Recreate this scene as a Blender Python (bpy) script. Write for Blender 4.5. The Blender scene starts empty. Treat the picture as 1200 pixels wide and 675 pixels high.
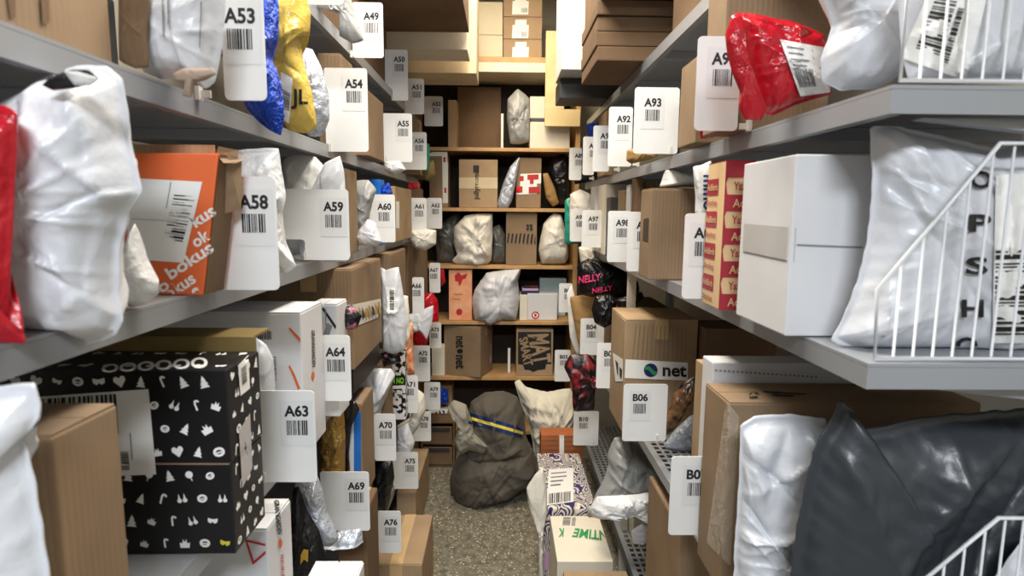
import bpy, bmesh, math, random
from math import radians, sin, cos, pi, exp, sqrt
from mathutils import Vector, Matrix, noise
from mathutils.bvhtree import BVHTree
C = bpy.context.scene.collection
V = Vector
# ------------------------------------------------------------------ camera
FP = 700.0; CAM = V((0, 0, 1.6))
RM = Matrix.Rotation(-radians(1.03808), 3, 'Z') @ Matrix.Rotation(pi/2 - radians(7.35796), 3, 'X') @ Matrix.Rotation(radians(.5), 3, 'Z')
def ray(px, py): return RM @ V(((px-600)/FP, -(py-337.5)/FP, -1))
def atx(px, py, X): d = ray(px, py); return CAM + d*(X/d.x)
def aty(px, py, Y): d = ray(px, py); return CAM + d*(Y/d.y)
def atz(px, py, z): d = ray(px, py); return CAM + d*((z-1.6)/d.z)
cd = bpy.data.cameras.new('camera'); cam = bpy.data.objects.new('camera', cd); C.objects.link(cam)
cam.matrix_world = Matrix.Translation(CAM) @ RM.to_4x4()
cd.sensor_width = 36; cd.lens = FP/1200*36; cd.clip_start = .02
cd.dof.use_dof = True; cd.dof.focus_distance = 2.1; cd.dof.aperture_fstop = 4.8
bpy.context.scene.camera = cam
vs = bpy.context.scene.view_settings
vs.view_transform = 'Standard'; vs.look = 'None'; vs.gamma = 1; vs.use_curve_mapping = False; vs.exposure = 0.0

# ------------------------------------------------------------------ materials
def S(c):
    f = lambda v: v/12.92 if v <= .04045 else ((v+.055)/1.055)**2.4
    return tuple(f(x/255) for x in c) + (1,)
MATS = {}
def mat(name, rgb, rough=.6, metal=0, var=.0, vscale=8, bump=0, bscale=60, bdist=.002, kind=None, rgb2=None, spec=.5, coat=0, trans=0, alpha=1, emit=0):
    m = bpy.data.materials.new(name); m.use_nodes = True
    nt = m.node_tree; b = nt.nodes['Principled BSDF']
    b.inputs['Base Color'].default_value = S(rgb); b.inputs['Roughness'].default_value = rough
    b.inputs['Metallic'].default_value = metal; b.inputs['Specular IOR Level'].default_value = spec
    b.inputs['Coat Weight'].default_value = coat
    if trans: b.inputs['Transmission Weight'].default_value = trans
    if alpha < 1: b.inputs['Alpha'].default_value = alpha
    if emit:
        b.inputs['Emission Color'].default_value = S(rgb); b.inputs['Emission Strength'].default_value = emit
    L = nt.links; tc = nt.nodes.new('ShaderNodeTexCoord')
    if var or rgb2:
        n = nt.nodes.new('ShaderNodeTexNoise'); n.inputs['Scale'].default_value = vscale; n.inputs['Detail'].default_value = 6
        L.new(tc.outputs['Object'], n.inputs['Vector'])
        r = nt.nodes.new('ShaderNodeValToRGB'); c1 = S(rgb)
        lo = S(rgb2) if rgb2 else tuple(max(0, x*(1-var)) for x in c1[:3])+(1,)
        hi = c1 if rgb2 else tuple(min(1, x*(1+var)) for x in c1[:3])+(1,)
        r.color_ramp.elements[0].position = .35; r.color_ramp.elements[1].position = .65
        r.color_ramp.elements[0].color = lo; r.color_ramp.elements[1].color = hi
        L.new(n.outputs['Fac'], r.inputs['Fac']); L.new(r.outputs['Color'], b.inputs['Base Color'])
    if kind == 'card':      # corrugation streaks
        w = nt.nodes.new('ShaderNodeTexWave'); w.bands_direction = 'X'; w.inputs['Scale'].default_value = 42; w.inputs['Distortion'].default_value = .6
        mp = nt.nodes.new('ShaderNodeMapping'); mp.inputs['Rotation'].default_value = (0, 0, .78)
        L.new(tc.outputs['Object'], mp.inputs['Vector']); L.new(mp.outputs['Vector'], w.inputs['Vector'])
        bp = nt.nodes.new('ShaderNodeBump'); bp.inputs['Strength'].default_value = .18; bp.inputs['Distance'].default_value = .002
        L.new(w.outputs['Fac'], bp.inputs['Height']); L.new(bp.outputs['Normal'], b.inputs['Normal'])
    elif bump:
        n2 = nt.nodes.new('ShaderNodeTexNoise'); n2.inputs['Scale'].default_value = bscale; n2.inputs['Detail'].default_value = 5
        n2.inputs['Roughness'].default_value = .6
        L.new(tc.outputs['Object'], n2.inputs['Vector']); hout = n2.outputs['Fac']
        bp = nt.nodes.new('ShaderNodeBump'); bp.inputs['Strength'].default_value = bump; bp.inputs['Distance'].default_value = bdist
        if kind == 'crinkle':   # film facets: warped cell pyramids plus fine noise
            n2.inputs['Scale'].default_value = bscale*.5
            vm = nt.nodes.new('ShaderNodeVectorMath'); vm.operation = 'MULTIPLY_ADD'; vm.inputs[1].default_value = (.09, .09, .09)
            L.new(n2.outputs['Color'], vm.inputs[0]); L.new(tc.outputs['Object'], vm.inputs[2])
            mp = nt.nodes.new('ShaderNodeMapping'); mp.inputs['Rotation'].default_value = (.4, .7, .5); mp.inputs['Scale'].default_value = (1, 1, .45)
            L.new(vm.outputs[0], mp.inputs['Vector'])
            vo = nt.nodes.new('ShaderNodeTexVoronoi'); vo.inputs['Scale'].default_value = bscale; L.new(mp.outputs['Vector'], vo.inputs['Vector'])
            hout = vo.outputs['Distance']
        L.new(hout, bp.inputs['Height']); L.new(bp.outputs['Normal'], b.inputs['Normal'])
    MATS[name] = m; return m
def cardm(n, rgb, v=.13): return mat(n, rgb, .8, var=v, vscale=5, kind='card', spec=.25)
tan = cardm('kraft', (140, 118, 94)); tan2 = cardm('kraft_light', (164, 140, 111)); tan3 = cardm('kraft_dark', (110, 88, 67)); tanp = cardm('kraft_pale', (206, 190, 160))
beige = cardm('grey_beige_board', (205, 196, 172), .05)
wbox = mat('white_board', (212, 213, 217), .7, var=.03, bump=.1, bscale=90); wbox2 = mat('offwhite_board', (222, 216, 200), .7, var=.04)
def plas(n, rgb, rough=.32, b=.35, sc=30, metal=0, coat=0, var=.03): return mat(n, rgb, rough, metal, var=var, vscale=6, bump=b, bscale=sc, bdist=.006, kind='crinkle', coat=coat)
pw = plas('white_poly', (210, 213, 220), .3, .5, 20); pw2 = plas('offwhite_poly', (226, 222, 212), .4); pgrey = plas('grey_poly', (150, 152, 152), .35)
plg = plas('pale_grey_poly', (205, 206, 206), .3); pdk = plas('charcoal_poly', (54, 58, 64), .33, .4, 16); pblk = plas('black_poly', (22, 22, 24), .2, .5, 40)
pdg = plas('dark_grey_poly', (84, 86, 84), .35, .5, 24)
pred = plas('red_poly', (178, 20, 36), .2, .6, 30, var=.06); pblue = plas('blue_foil', (24, 74, 196), .24, 1, 60, .5)
pyel = plas('yellow_poly', (204, 176, 84), .25, .7, 30, var=.06); psil = plas('silver_poly', (196, 204, 218), .3, .8, 45, .35)
pgold = plas('gold_foil', (176, 140, 74), .3, .9, 45, .5); pteal = plas('teal_poly', (40, 150, 130), .3)
pkraft = mat('kraft_paper', (156, 122, 74), .75, var=.12, vscale=9, bump=.3, bscale=30, bdist=.004); pwine = mat('wine_print', (150, 40, 48), .3, rgb2=(28, 16, 20), vscale=22, bump=.4, bscale=40, bdist=.006)
porg = mat('orange_stripe_film', (214, 96, 46), .3, rgb2=(238, 190, 150), vscale=30, bump=.3, bscale=30)
pclear = plas('milky_poly', (220, 222, 224), .25, .5, 40)
canvas3 = mat('grey_cloth', (150, 146, 134), .85, var=.1, bump=.4, bscale=50, bdist=.004); canvas = mat('sack_canvas', (86, 81, 72), .9, var=.18, vscale=7, bump=.5, bscale=90, bdist=.003); canvas2 = mat('white_canvas', (220, 214, 196), .85, var=.05, bump=.3, bscale=60)
leop = mat('leopard_film', (132, 96, 66), .25, rgb2=(18, 14, 14), vscale=38, bump=.3, bscale=40); zeb = mat('black_white_film', (236, 236, 236), .35, rgb2=(14, 14, 14), vscale=42)
for e_, p_ in zip(zeb.node_tree.nodes['Color Ramp'].color_ramp.elements, (.48, .53)): e_.position = p_
magm = mat('glossy_magazine_print', (200, 120, 150), .3, rgb2=(16, 14, 20), vscale=40)
ink = mat('black_ink', (24, 24, 26), .6); paper = mat('label_paper', (236, 236, 234), .6); grayink = mat('grey_ink', (128, 130, 134), .6)
white = mat('white_print', (240, 240, 238), .6); tape = mat('packing_tape', (196, 166, 122), .25, var=.05); wtape = mat('white_tape', (226, 222, 212), .3, var=.05)
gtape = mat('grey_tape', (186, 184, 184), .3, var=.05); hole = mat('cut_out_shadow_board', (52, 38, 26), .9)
cardw = mat('card_plastic', (230, 231, 231), .38, var=.015); stick = mat('sticker_paper', (222, 223, 224), .5)
clipm = mat('clip_plastic', (214, 214, 208), .3)
steel = mat('grey_enamel_steel', (156, 160, 166), .35, metal=.25, var=.03, vscale=3); wire = mat('white_wire', (222, 224, 228), .35); perf = mat('galvanised_steel', (170, 176, 184), .4, metal=.5)
wood = mat('bookcase_wood', (190, 150, 100), .55, var=.12, vscale=14, bump=.1); woodd = mat('dark_hardboard', (40, 33, 26), .8, var=.1); plyw = mat('pale_plywood', (222, 200, 150), .6, var=.08)
plank = mat('pale_painted_board', (226, 218, 196), .6)
org = mat('orange_print_board', (226, 104, 52), .6, var=.06, vscale=9); orgink = mat('orange_ink', (216, 98, 40), .5); redink = mat('red_ink', (184, 34, 34), .5); red2 = mat('maroon_print', (160, 36, 52), .6); kraftp = mat('pale_kraft_print', (216, 184, 140), .7)
salmon = mat('salmon_board', (226, 150, 112), .6, rgb2=(236, 180, 140), vscale=14); blackb = mat('black_print_board', (24, 24, 27), .4, var=.1); olive = mat('olive_kraft', (134, 114, 66), .7, var=.1)
navy = mat('navy_ink', (22, 40, 96), .5); green = mat('green_ink', (50, 150, 90), .5); lime = mat('lime_ink', (150, 230, 60), .5); pink = mat('pink_ink', (240, 70, 130), .5); yel = mat('yellow_ink', (214, 200, 70), .6); gold = mat('gold_ink', (176, 140, 50), .5)
blue = mat('blue_print_board', (28, 110, 200), .4); lblue = mat('ice_blue_board', (190, 216, 220), .5, var=.06); lil = mat('lilac_print', (196, 160, 190), .5); darkp = mat('dark_grey_plastic', (50, 50, 50), .45); brownp = mat('brown_slats', (168, 96, 52), .7, var=.1)
for m_ in (magm, pwine):
    for e_, p_ in zip(m_.node_tree.nodes['Color Ramp'].color_ramp.elements, (.5, .66)): e_.position = p_
swirl = bpy.data.materials.new('swirl_print'); swirl.use_nodes = True
_nt = swirl.node_tree; _b = _nt.nodes['Principled BSDF']; _b.inputs['Roughness'].default_value = .35
_tc = _nt.nodes.new('ShaderNodeTexCoord'); _n = _nt.nodes.new('ShaderNodeTexNoise'); _n.inputs['Scale'].default_value = 5.5; _n.inputs['Detail'].default_value = 1; _n.inputs['Distortion'].default_value = 1.6
_mp = _nt.nodes.new('ShaderNodeMapping'); _mp.inputs['Scale'].default_value = (1.8, .7, .7); _mp.inputs['Rotation'].default_value = (0, .3, .5)
_m = _nt.nodes.new('ShaderNodeMath'); _m.operation = 'MULTIPLY'; _m.inputs[1].default_value = 15; _w = _nt.nodes.new('ShaderNodeMath'); _w.operation = 'FRACT'
_nt.links.new(_mp.outputs[0], _n.inputs['Vector']); _nt.links.new(_n.outputs['Fac'], _m.inputs[0]); _nt.links.new(_m.outputs[0], _w.inputs[0])
_r = _nt.nodes.new('ShaderNodeValToRGB'); _r.color_ramp.interpolation = 'CONSTANT'
_e = _r.color_ramp.elements; _e[0].color = S((50, 44, 110)); _e[1].position = .38; _e[1].color = S((232, 226, 216))
for p_, c_ in ((.68, (196, 204, 132)), (.82, (206, 178, 204)), (.93, (30, 28, 70))):
    x_ = _e.new(p_); x_.color = S(c_)
_nt.links.new(_tc.outputs['Object'], _mp.inputs['Vector']); _nt.links.new(_w.outputs[0], _r.inputs['Fac']); _nt.links.new(_r.outputs['Color'], _b.inputs['Base Color'])

# ------------------------------------------------------------------ object helpers
def tag(o, label=None, cat=None, group=None, kind=None):
    if label: o['label'] = label
    if cat: o['category'] = cat
    if group: o['group'] = group
    if kind: o['kind'] = kind
    return o
def mesh_obj(name, verts, faces, mats, fm=None, parent=None, loc=V((0, 0, 0)), smooth=False):
    me = bpy.data.meshes.new(name)
    me.from_pydata([tuple(V(v)-loc) for v in verts], [], faces)
    for m in (mats if isinstance(mats, (list, tuple)) else [mats]): me.materials.append(m)
    if fm:
        for p, i in zip(me.polygons, fm): p.material_index = i
    if smooth:
        for p in me.polygons: p.use_smooth = True
    me.update()
    o = bpy.data.objects.new(name, me); C.objects.link(o)
    if parent: o.parent = parent
    else: o.location = loc
    return o
def empty(name, loc):
    o = bpy.data.objects.new(name, None); C.objects.link(o); o.location = loc; o.empty_display_size = .05; return o
class MB:
    def __init__(s): s.v = []; s.f = []; s.m = []
    def add(s, v, f, mi=0):
        b = len(s.v); s.v += [V(x) for x in v]; s.f += [tuple(b+i for i in q) for q in f]; s.m += [mi]*len(f)
    def box(s, x0, x1, y0, y1, z0, z1, mi=0, bev=0):
        if bev:
            bm = bmesh.new(); bmesh.ops.create_cube(bm, size=1)
            for v in bm.verts: v.co = V((x0+(x1-x0)*(v.co.x+.5), y0+(y1-y0)*(v.co.y+.5), z0+(z1-z0)*(v.co.z+.5)))
            bmesh.ops.bevel(bm, geom=bm.edges[:], offset=bev, segments=2, profile=.6, affect='EDGES')
            bm.verts.index_update()
            s.add([v.co.copy() for v in bm.verts], [[v.index for v in f.verts] for f in bm.faces], mi); bm.free(); return
        v = [(x, y, z) for x in (x0, x1) for y in (y0, y1) for z in (z0, z1)]
        s.add(v, [(0, 1, 3, 2), (4, 6, 7, 5), (0, 4, 5, 1), (2, 3, 7, 6), (0, 2, 6, 4), (1, 5, 7, 3)], mi)
    def tube(s, pts, r, n=8, mi=0, closed=False):
        pts = [V(p) for p in pts]; k = len(pts); rings = []
        for i, p in enumerate(pts):
            a = pts[i-1] if (i or closed) else p; b = pts[(i+1) % k] if (i < k-1 or closed) else p
            t = (b-a).normalized(); u = t.cross(V((.13, .29, .95)))
            if u.length < .1: u = t.cross(V((1, 0, 0)))
            u.normalize(); w = t.cross(u)
            rings.append([p+u*(r*cos(2*pi*j/n))+w*(r*sin(2*pi*j/n)) for j in range(n)])
        v = [x for q in rings for x in q]; f = []
        for i in range(k if closed else k-1):
            i2 = (i+1) % k
            for j in range(n): f.append((i*n+j, i*n+(j+1) % n, i2*n+(j+1) % n, i2*n+j))
        if not closed: f += [tuple(range(n)), tuple(range((k-1)*n, k*n))]
        s.add(v, f, mi)
    def build(s, name, mats, parent=None, loc=V((0, 0, 0)), smooth=False):
        return mesh_obj(name, s.v, s.f, mats, s.m, parent, loc, smooth)
def structure(name, x0, x1, y0, y1, z0, z1, m):
    b = MB(); b.box(x0, x1, y0, y1, z0, z1); o = b.build(name, m); o['kind'] = 'structure'; return o
# text -> normalised outline meshes
TX = {}
def text(s, bold=.0):
    if (s, bold) in TX: return TX[(s, bold)]
    cu = bpy.data.curves.new('t', 'FONT'); cu.body = s; cu.offset = bold; cu.resolution_u = 3
    o = bpy.data.objects.new('t', cu); C.objects.link(o)
    dg = bpy.context.evaluated_depsgraph_get(); dg.update(); me = bpy.data.meshes.new_from_object(o.evaluated_get(dg))
    vv = [v.co.copy() for v in me.vertices]; ff = [tuple(p.vertices) for p in me.polygons]
    bpy.data.objects.remove(o); bpy.data.curves.remove(cu); bpy.data.meshes.remove(me)
    x0 = min(v.x for v in vv); x1 = max(v.x for v in vv); y0 = min(v.y for v in vv); y1 = max(v.y for v in vv)
    r = ([((v.x-x0)/(x1-x0), 1-(v.y-y0)/(y1-y0)) for v in vv], ff, (x1-x0)/(y1-y0)); TX[(s, bold)] = r; return r
for n_ in ['A%d' % i for i in (49,50,51,52,53,54,55,56,58,59,60,61,62,63,64,66,67,69,70,71,72,73,75,76,78,79,89,90,91,92,93,94,96,97,98,99)]+['A01','B01','B03','B04','B05','B06','B07','B10']: text(n_, .02)
# decals: shapes in uv space of a pixel quad, projected on the surface of the thing
BV = {}
def reg(root, verts, faces): 
    BV.setdefault(root.name, []).append(([V(v) for v in verts], list(faces)))
def bvh(root):
    vs_, fs_ = [], []
    for v, f in BV[root.name]:
        b = len(vs_); vs_ += v; fs_ += [tuple(b+i for i in q) for q in f]
    return BVHTree.FromPolygons(vs_, fs_)
def decal(root, name, quad, layers, n=6, label=None, off=.0016):
    t = bvh(root); q = [V(p) for p in quad]
    soft_ = root.get('category') in ('bag', 'sack')
    if soft_: off = max(off, .0042); n = max(n, 16)
    def P(u, v, h):
        p = q[0]*(1-u)*(1-v)+q[1]*u*(1-v)+q[2]*u*v+q[3]*(1-u)*v
        d = ray(p.x, p.y).normalized(); hit, nn, _, dist = t.ray_cast(CAM, d)
        if hit is None:
            lo = root.location; dist = (lo.y-CAM.y)/d.y
            hit, nn, _, _ = t.find_nearest(CAM+d*dist)
        return hit - d*((off+h)/max(.3, abs(nn.dot(d))))
    mb = MB(); ms = []
    for i, L in enumerate(layers):
        m = L[-1]
        if m not in ms: ms.append(m)
        mi = ms.index(m); h = .0009*i
        if L[0] == 'q':
            u0, v0, u1, v1 = L[1]; k = max(1, int(n*max(.34, (u1-u0)))); l = max(1, int(n*max(.34, (v1-v0))))
            vv = [P(u0+(u1-u0)*a/k, v0+(v1-v0)*b/l, h) for a in range(k+1) for b in range(l+1)]
            mb.add(vv, [(a*(l+1)+b, a*(l+1)+b+1, (a+1)*(l+1)+b+1, (a+1)*(l+1)+b) for a in range(k) for b in range(l)], mi)
        elif L[0] == 'bars':
            u0, v0, u1, v1 = L[1]; rn = random.Random(L[2]); x = u0; hor = L[3]
            a_, b_ = (u0, u1) if hor else (v0, v1); x = a_; st = (b_-a_)/32
            while x < b_-st:
                w = st*rn.choice((.6, 1, 1, 1.7)); 
                r = (x, v0, x+w, v1) if hor else (u0, x, u1, x+w)
                vv = [P(r[0], r[1], h), P(r[2], r[1], h), P(r[2], r[3], h), P(r[0], r[3], h)]
                mb.add(vv, [(0, 1, 2, 3)], mi); x += w+st*rn.choice((.6, .9, 1.3))
        elif L[0] == 'poly':
            vv = [P(u, v, h) for u, v in L[1]]; mb.add(vv, [tuple(range(len(vv)))], mi)
        elif L[0] == 'text':
            s, (u0, v0, u1, v1) = L[1], L[2]; tv, tf, _ = text(s, .028)
            mb.add([P(u0+(u1-u0)*a, v0+(v1-v0)*b, h) for a, b in tv], tf, mi)
    o = mb.build(name, ms, root, root.location)
    if label: o['label'] = label
    return o
def shiplabel(root, quad, seed=1, hor=True, bar=(.12, .62, .88, .9), lines=True, n=6, name='shipping_label'):
    L = [('q', (0, 0, 1, 1), paper)]
    rn = random.Random(seed)
    if lines:
        for k in range(4):
            y = .1+.11*k; L.append(('q', (.1, y, .1+rn.uniform(.3, .7), y+.03), grayink))
    L.append(('bars', bar, seed, hor, ink))
    return decal(root, name, quad, L, n)

# ------------------------------------------------------------------ boxes
ZL = [2.14, 1.784, 1.462, 1.03, .66, .30]; ZR = [2.13, 1.765, 1.398, .807, .253]; ZB = [1.985, 1.617, 1.258, .90, .535, .17]
def gap(x, y, z):
    """free height of the shelf bay around a point: (top of the shelf below, underside of the shelf above)"""
    if y > 3.745: zs, lip = ([2.53]+ZB if abs(x) < .56 else []), .022
    elif x < -.49 and y < 3.625: zs, lip = ZL, .036
    elif x > .49 and .78 < y < 3.625: zs, lip = ZR, .036
    else: return 0, 9
    lo, hi = 0, 9
    for q in zs:
        if z > q-.02: lo = q; break
        hi = q-lip
    if y > 3.745 and hi > 2.3 and lo < 2.3: hi = 2.43
    return lo, hi
def box(label, x0, x1, y0, y1, z0, z1, m, name='cardboard_box', cat='box', lean=0, yaw=0, flaps=True, tapem=None, group=None, bev=.003, seed=0, openm=None, body='body', tapeside='n'):
    rn = random.Random(seed+int(abs(x0)*977)+int(y0*577))
    for x_ in (x0, x1):
        for y_ in (y0, y1):
            z1 = min(z1, gap(x_, y_, z0)[1]-.003)
    c = V(((x0+x1)/2, (y0+y1)/2, z0)); root = empty(name, c)
    tag(root, label, cat, group)
    def W(v):
        v = V(v); h = (v.z-z0); v.x += lean*h
        d = v-c
        return c+V((d.x*cos(yaw)-d.y*sin(yaw), d.x*sin(yaw)+d.y*cos(yaw), d.z))
    mb = MB(); ft = .003 if flaps else 0
    jt = {k: V((rn.uniform(-1, 1)*.0015, rn.uniform(-1, 1)*.0015, rn.uniform(-1, .2)*.0012)) for k in range(8)} if flaps else {}
    mb.box(x0, x1, y0, y1, z0+.0008, z1-ft, 0, bev)
    if jt:
        for v in mb.v:
            k = (v.x > (x0+x1)/2)*4+(v.y > (y0+y1)/2)*2+(v.z > (z0+z1)/2); v += jt[k] if v.z > (z0+z1)/2 else V((jt[k].x*.5, jt[k].y*.5, 0))
    vv = [W(v) for v in mb.v]; reg(root, vv, mb.f)
    mesh_obj(body, vv, mb.f, m, None, root, c)
    if flaps:
        lx = (x1-x0) > (y1-y0)
        for k in (0, 1):
            f = MB(); e = .0015
            if lx:
                ym = (y0+y1)/2
                f.box(x0+e, x1-e, (y0+e) if k == 0 else ym+.0015, ym-.0015 if k == 0 else y1-e, z1-ft-.001, z1, 0, .0008)
            else:
                xm = (x0+x1)/2
                f.box((x0+e) if k == 0 else xm+.0015, xm-.0015 if k == 0 else x1-e, y0+e, y1-e, z1-ft-.001, z1, 0, .0008)
            vv = [W(v) for v in f.v]; reg(root, vv, f.f); mesh_obj('flap', vv, f.f, m, None, root, c)
        if tapem:
            f = MB(); w = .024
            if lx:
                ym = (y0+y1)/2; f.box(x0-.0012, x1+.0012, ym-w, ym+w, z1, z1+.0012); xs = x1+.0005 if x1 < 0.1 else x0-.0015
                f.box(xs, xs+.001, ym-w, ym+w, z1-.07, z1+.001)
            else:
                xm = (x0+x1)/2; f.box(xm-w, xm+w, y0-.0012, y1+.0012, z1, z1+.0012)
                f.box(xm-w, xm+w, y0-.0042, y0-.0032, z1-.07, z1+.001)
            vv = [W(v) for v in f.v]; mesh_obj('packing_tape', vv, f.f, tapem, None, root, c)
    return root
def sbox(label, side, pn, pyt, pf, X, w, z0, m, z1=None, **k):
    """box on a side rack: near upright edge seen at pixel (pn, pyt) in the plane x=X, far edge at px pf"""
    a = atx(pn, pyt, X); b = atx(pf, pyt, X); z1 = z1 or a.z
    x0, x1 = (X-w, X) if side == 'L' else (X, X+w)
    return box(label, x0, x1, a.y, b.y, z0, z1, m, **k)
def fbox(label, p0, q0, p1, q1, Y, d, m, z0=None, **k):
    a = aty(p0, (q0+q1)/2, Y); b = aty(p1, (q0+q1)/2, Y); t = aty((p0+p1)/2, q0, Y).z
    zb = aty((p0+p1)/2, q1, Y).z if z0 is None else z0
    return box(label, a.x, b.x, Y, Y+d, zb, t, m, **k)

# ------------------------------------------------------------------ bags
def bag_geo(pts, Y, tf, tb=None, k=0, seed=1, wr=1.0, nc=None, xc=None, flange=.95, soft=.22):
    if Y > 1.9: wr *= 1.5
    tb = tf*.6 if tb is None else tb; rn = random.Random(seed)
    cx = sum(p[0] for p in pts)/len(pts); cy = sum(p[1] for p in pts)/len(pts)
    O = aty(cx if xc is None else xc, cy, Y); N = V((k, -1, 0)).normalized(); U = V((1, k, 0)).normalized()
    P2 = []
    for p in pts:
        d = ray(*p); w = CAM+d*((O-CAM).dot(N)/d.dot(N)); P2.append(V((w.dot(U), w.z)))
    per = sum((P2[i]-P2[i-1]).length for i in range(len(P2)))
    res = .0042*max(1, Y/1.1)
    n = int(max(60, min(300, per/res)))
    out = []; M = len(P2)
    for i in range(M):
        p0, p1, p2, p3 = P2[i-1], P2[i], P2[(i+1) % M], P2[(i+2) % M]; L = (p2-p1).length; m = max(2, int(round(n*L/per)))
        for j in range(m):
            t = j/m; cr = .5*((2*p1)+(p2-p0)*t+(2*p0-5*p1+4*p2-p3)*t*t+(3*p1-p0-3*p2+p3)*t**3)
            out.append(cr*soft+(p1*(1-t)+p2*t)*(1-soft))
    n = len(out); cc = sum(out, V((0, 0)))/n
    size = sqrt(abs(sum(out[i-1].x*out[i].y-out[i].x*out[i-1].y for i in range(n)))/2)
    for i, p in enumerate(out):     # slightly ragged film edge
        q = V((p.x*46, p.y*46, seed*3.1)); r_ = (p-cc); r_ = r_.normalized() if r_.length > 1e-6 else r_
        out[i] = p+r_*(noise.noise(q)*size*.008*min(1.5, wr))
    R = max(11, min(48, int(size*.62/res)))
    nc = nc or int(12+size*70)
    def creases():
        cs = []
        for _ in range(nc):
            c_ = rn.random()
            if c_ < .62:      # folds running in from the edge
                q = cc+(rn.choice(out)-cc)*rn.uniform(.7, 1); d = (cc-q)+V((rn.uniform(-1, 1), rn.uniform(-1, 1)))*size*.45
            else:
                q = cc+(rn.choice(out)-cc)*rn.random()**.6; d = V((rn.uniform(-1, 1), rn.uniform(-1, 1)))
            d = d.normalized() if d.length > 1e-6 else V((1, 0))
            cs.append((q, d, size*rn.uniform(.02, .075), size*rn.uniform(.016, .055)*rn.choice((1, 1, -1)), size*rn.uniform(.22, .8), rn.random() < .55, rn.uniform(-.5, .5)/max(size, .02)))
        return cs
    verts = []; faces = []
    g0 = rn.uniform(0, 50)
    for sgn, th, cs in ((1, tf, creases()), (-1, tb, creases()[:max(3, nc//4)])):
        base = len(verts)
        for j in range(R+1):
            r = 1-j/R
            ring = out if j < R else [out[0]]
            for i, p in enumerate(ring):
                a = cc+(p-cc)*r if j < R else cc
                h = (1-(r/flange)**3.2)**.62 if r < flange else 0
                f = 0
                for q, d, w, am, ln, fold, cv in cs:
                    e = a-q; al = e.dot(d)
                    if abs(al) > ln: continue
                    s_ = e.x*d.y-e.y*d.x+cv*al*al
                    if abs(s_) < 4*w:
                        fade = 1-abs(al)/ln
                        if fold: f += am*(exp(-abs(s_)/w) if s_ > 0 else exp(-abs(s_)/(w*.22)))*fade
                        else: f += am*exp(-abs(s_)/(w*.6))*fade
                nz = noise.noise(V((a.x*8+g0, a.y*8, sgn*3)))
                s2 = 34; rd = 1-abs(noise.noise(V((a.x*s2+g0+nz, a.y*s2*.6, 7)))*2)
                rd2 = 1-abs(noise.noise(V((a.x*s2*.5, a.y*s2*.9+g0+nz, 3)))*2)
                hh = th*h*(1+.22*nz)+(f+(rd+rd2-1)*size*.007)*wr*min(1, h*1.5)
                hh = max(hh, .0008+.0015*h)
                verts.append(O+U*(a.x-O.dot(U))+V((0, 0, a.y-O.z))+N*(sgn*hh if j or 1 else 0))
        for j in range(R-1):
            for i in range(n):
                i2 = (i+1) % n; q = (base+j*n+i, base+j*n+i2, base+(j+1)*n+i2, base+(j+1)*n+i)
                faces.append(q if sgn > 0 else q[::-1])
        ce = base+R*n
        for i in range(n):
            q = (base+(R-1)*n+i, base+(R-1)*n+(i+1) % n, ce); faces.append(q if sgn > 0 else q[::-1])
    b2 = R*n+1
    for i in range(n):      # close the film edge
        i2 = (i+1) % n; faces.append((i, b2+i, b2+i2, i2))
    return verts, faces, O
def bag(label, pts, Y, tf, m, name='mailer_bag', cat='bag', group=None, root=None, part='bag_body', zmin=None, **k):
    verts, faces, O = bag_geo(pts, Y, tf, **k)
    if zmin is not None:
        for v in verts: v.z = max(v.z, zmin+(v.z-zmin)*.02 if v.z < zmin else v.z)
    zm = O.z if zmin is None else max(zmin+.02, O.z)
    for v in verts:
        a_, b_ = gap(v.x, v.y, zm)
        v.z = min(max(v.z, a_+.0015), b_-.002)
    if root is None:
        zb = min(v.z for v in verts); root = empty(name, V((O.x, O.y, zb))); tag(root, label, cat, group)
    reg(root, verts, faces); mesh_obj(part, verts, faces, m, None, root, root.location, True)
    return root
# ------------------------------------------------------------------ the setting
fm = bpy.data.materials.new('terrazzo_floor'); fm.use_nodes = True
nt = fm.node_tree; b = nt.nodes['Principled BSDF']; b.inputs['Roughness'].default_value = .45
tc = nt.nodes.new('ShaderNodeTexCoord')
def vor(sc, lo, hi, ca):
    v = nt.nodes.new('ShaderNodeTexVoronoi'); v.inputs['Scale'].default_value = sc; nt.links.new(tc.outputs['Object'], v.inputs['Vector'])
    n = nt.nodes.new('ShaderNodeTexNoise'); n.inputs['Scale'].default_value = sc*.7; nt.links.new(tc.outputs['Object'], n.inputs['Vector'])
    a = nt.nodes.new('ShaderNodeMath'); a.operation = 'MULTIPLY_ADD'; a.inputs[1].default_value = .55; nt.links.new(n.outputs['Fac'], a.inputs[0]); nt.links.new(v.outputs['Distance'], a.inputs[2])
    r = nt.nodes.new('ShaderNodeMapRange'); r.inputs['From Min'].default_value = lo; r.inputs['From Max'].default_value = hi; r.inputs['To Min'].default_value = 1; r.inputs['To Max'].default_value = 0
    nt.links.new(a.outputs[0], r.inputs['Value']); return r.outputs['Result']
base = nt.nodes.new('ShaderNodeTexNoise'); base.inputs['Scale'].default_value = 30; base.inputs['Detail'].default_value = 8; nt.links.new(tc.outputs['Object'], base.inputs['Vector'])
rb = nt.nodes.new('ShaderNodeValToRGB'); rb.color_ramp.elements[0].color = S((98, 95, 84)); rb.color_ramp.elements[1].color = S((142, 137, 121)); rb.color_ramp.elements[0].position = .35; rb.color_ramp.elements[1].position = .7
nt.links.new(base.outputs['Fac'], rb.inputs['Fac']); prev = rb.outputs['Color']
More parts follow.
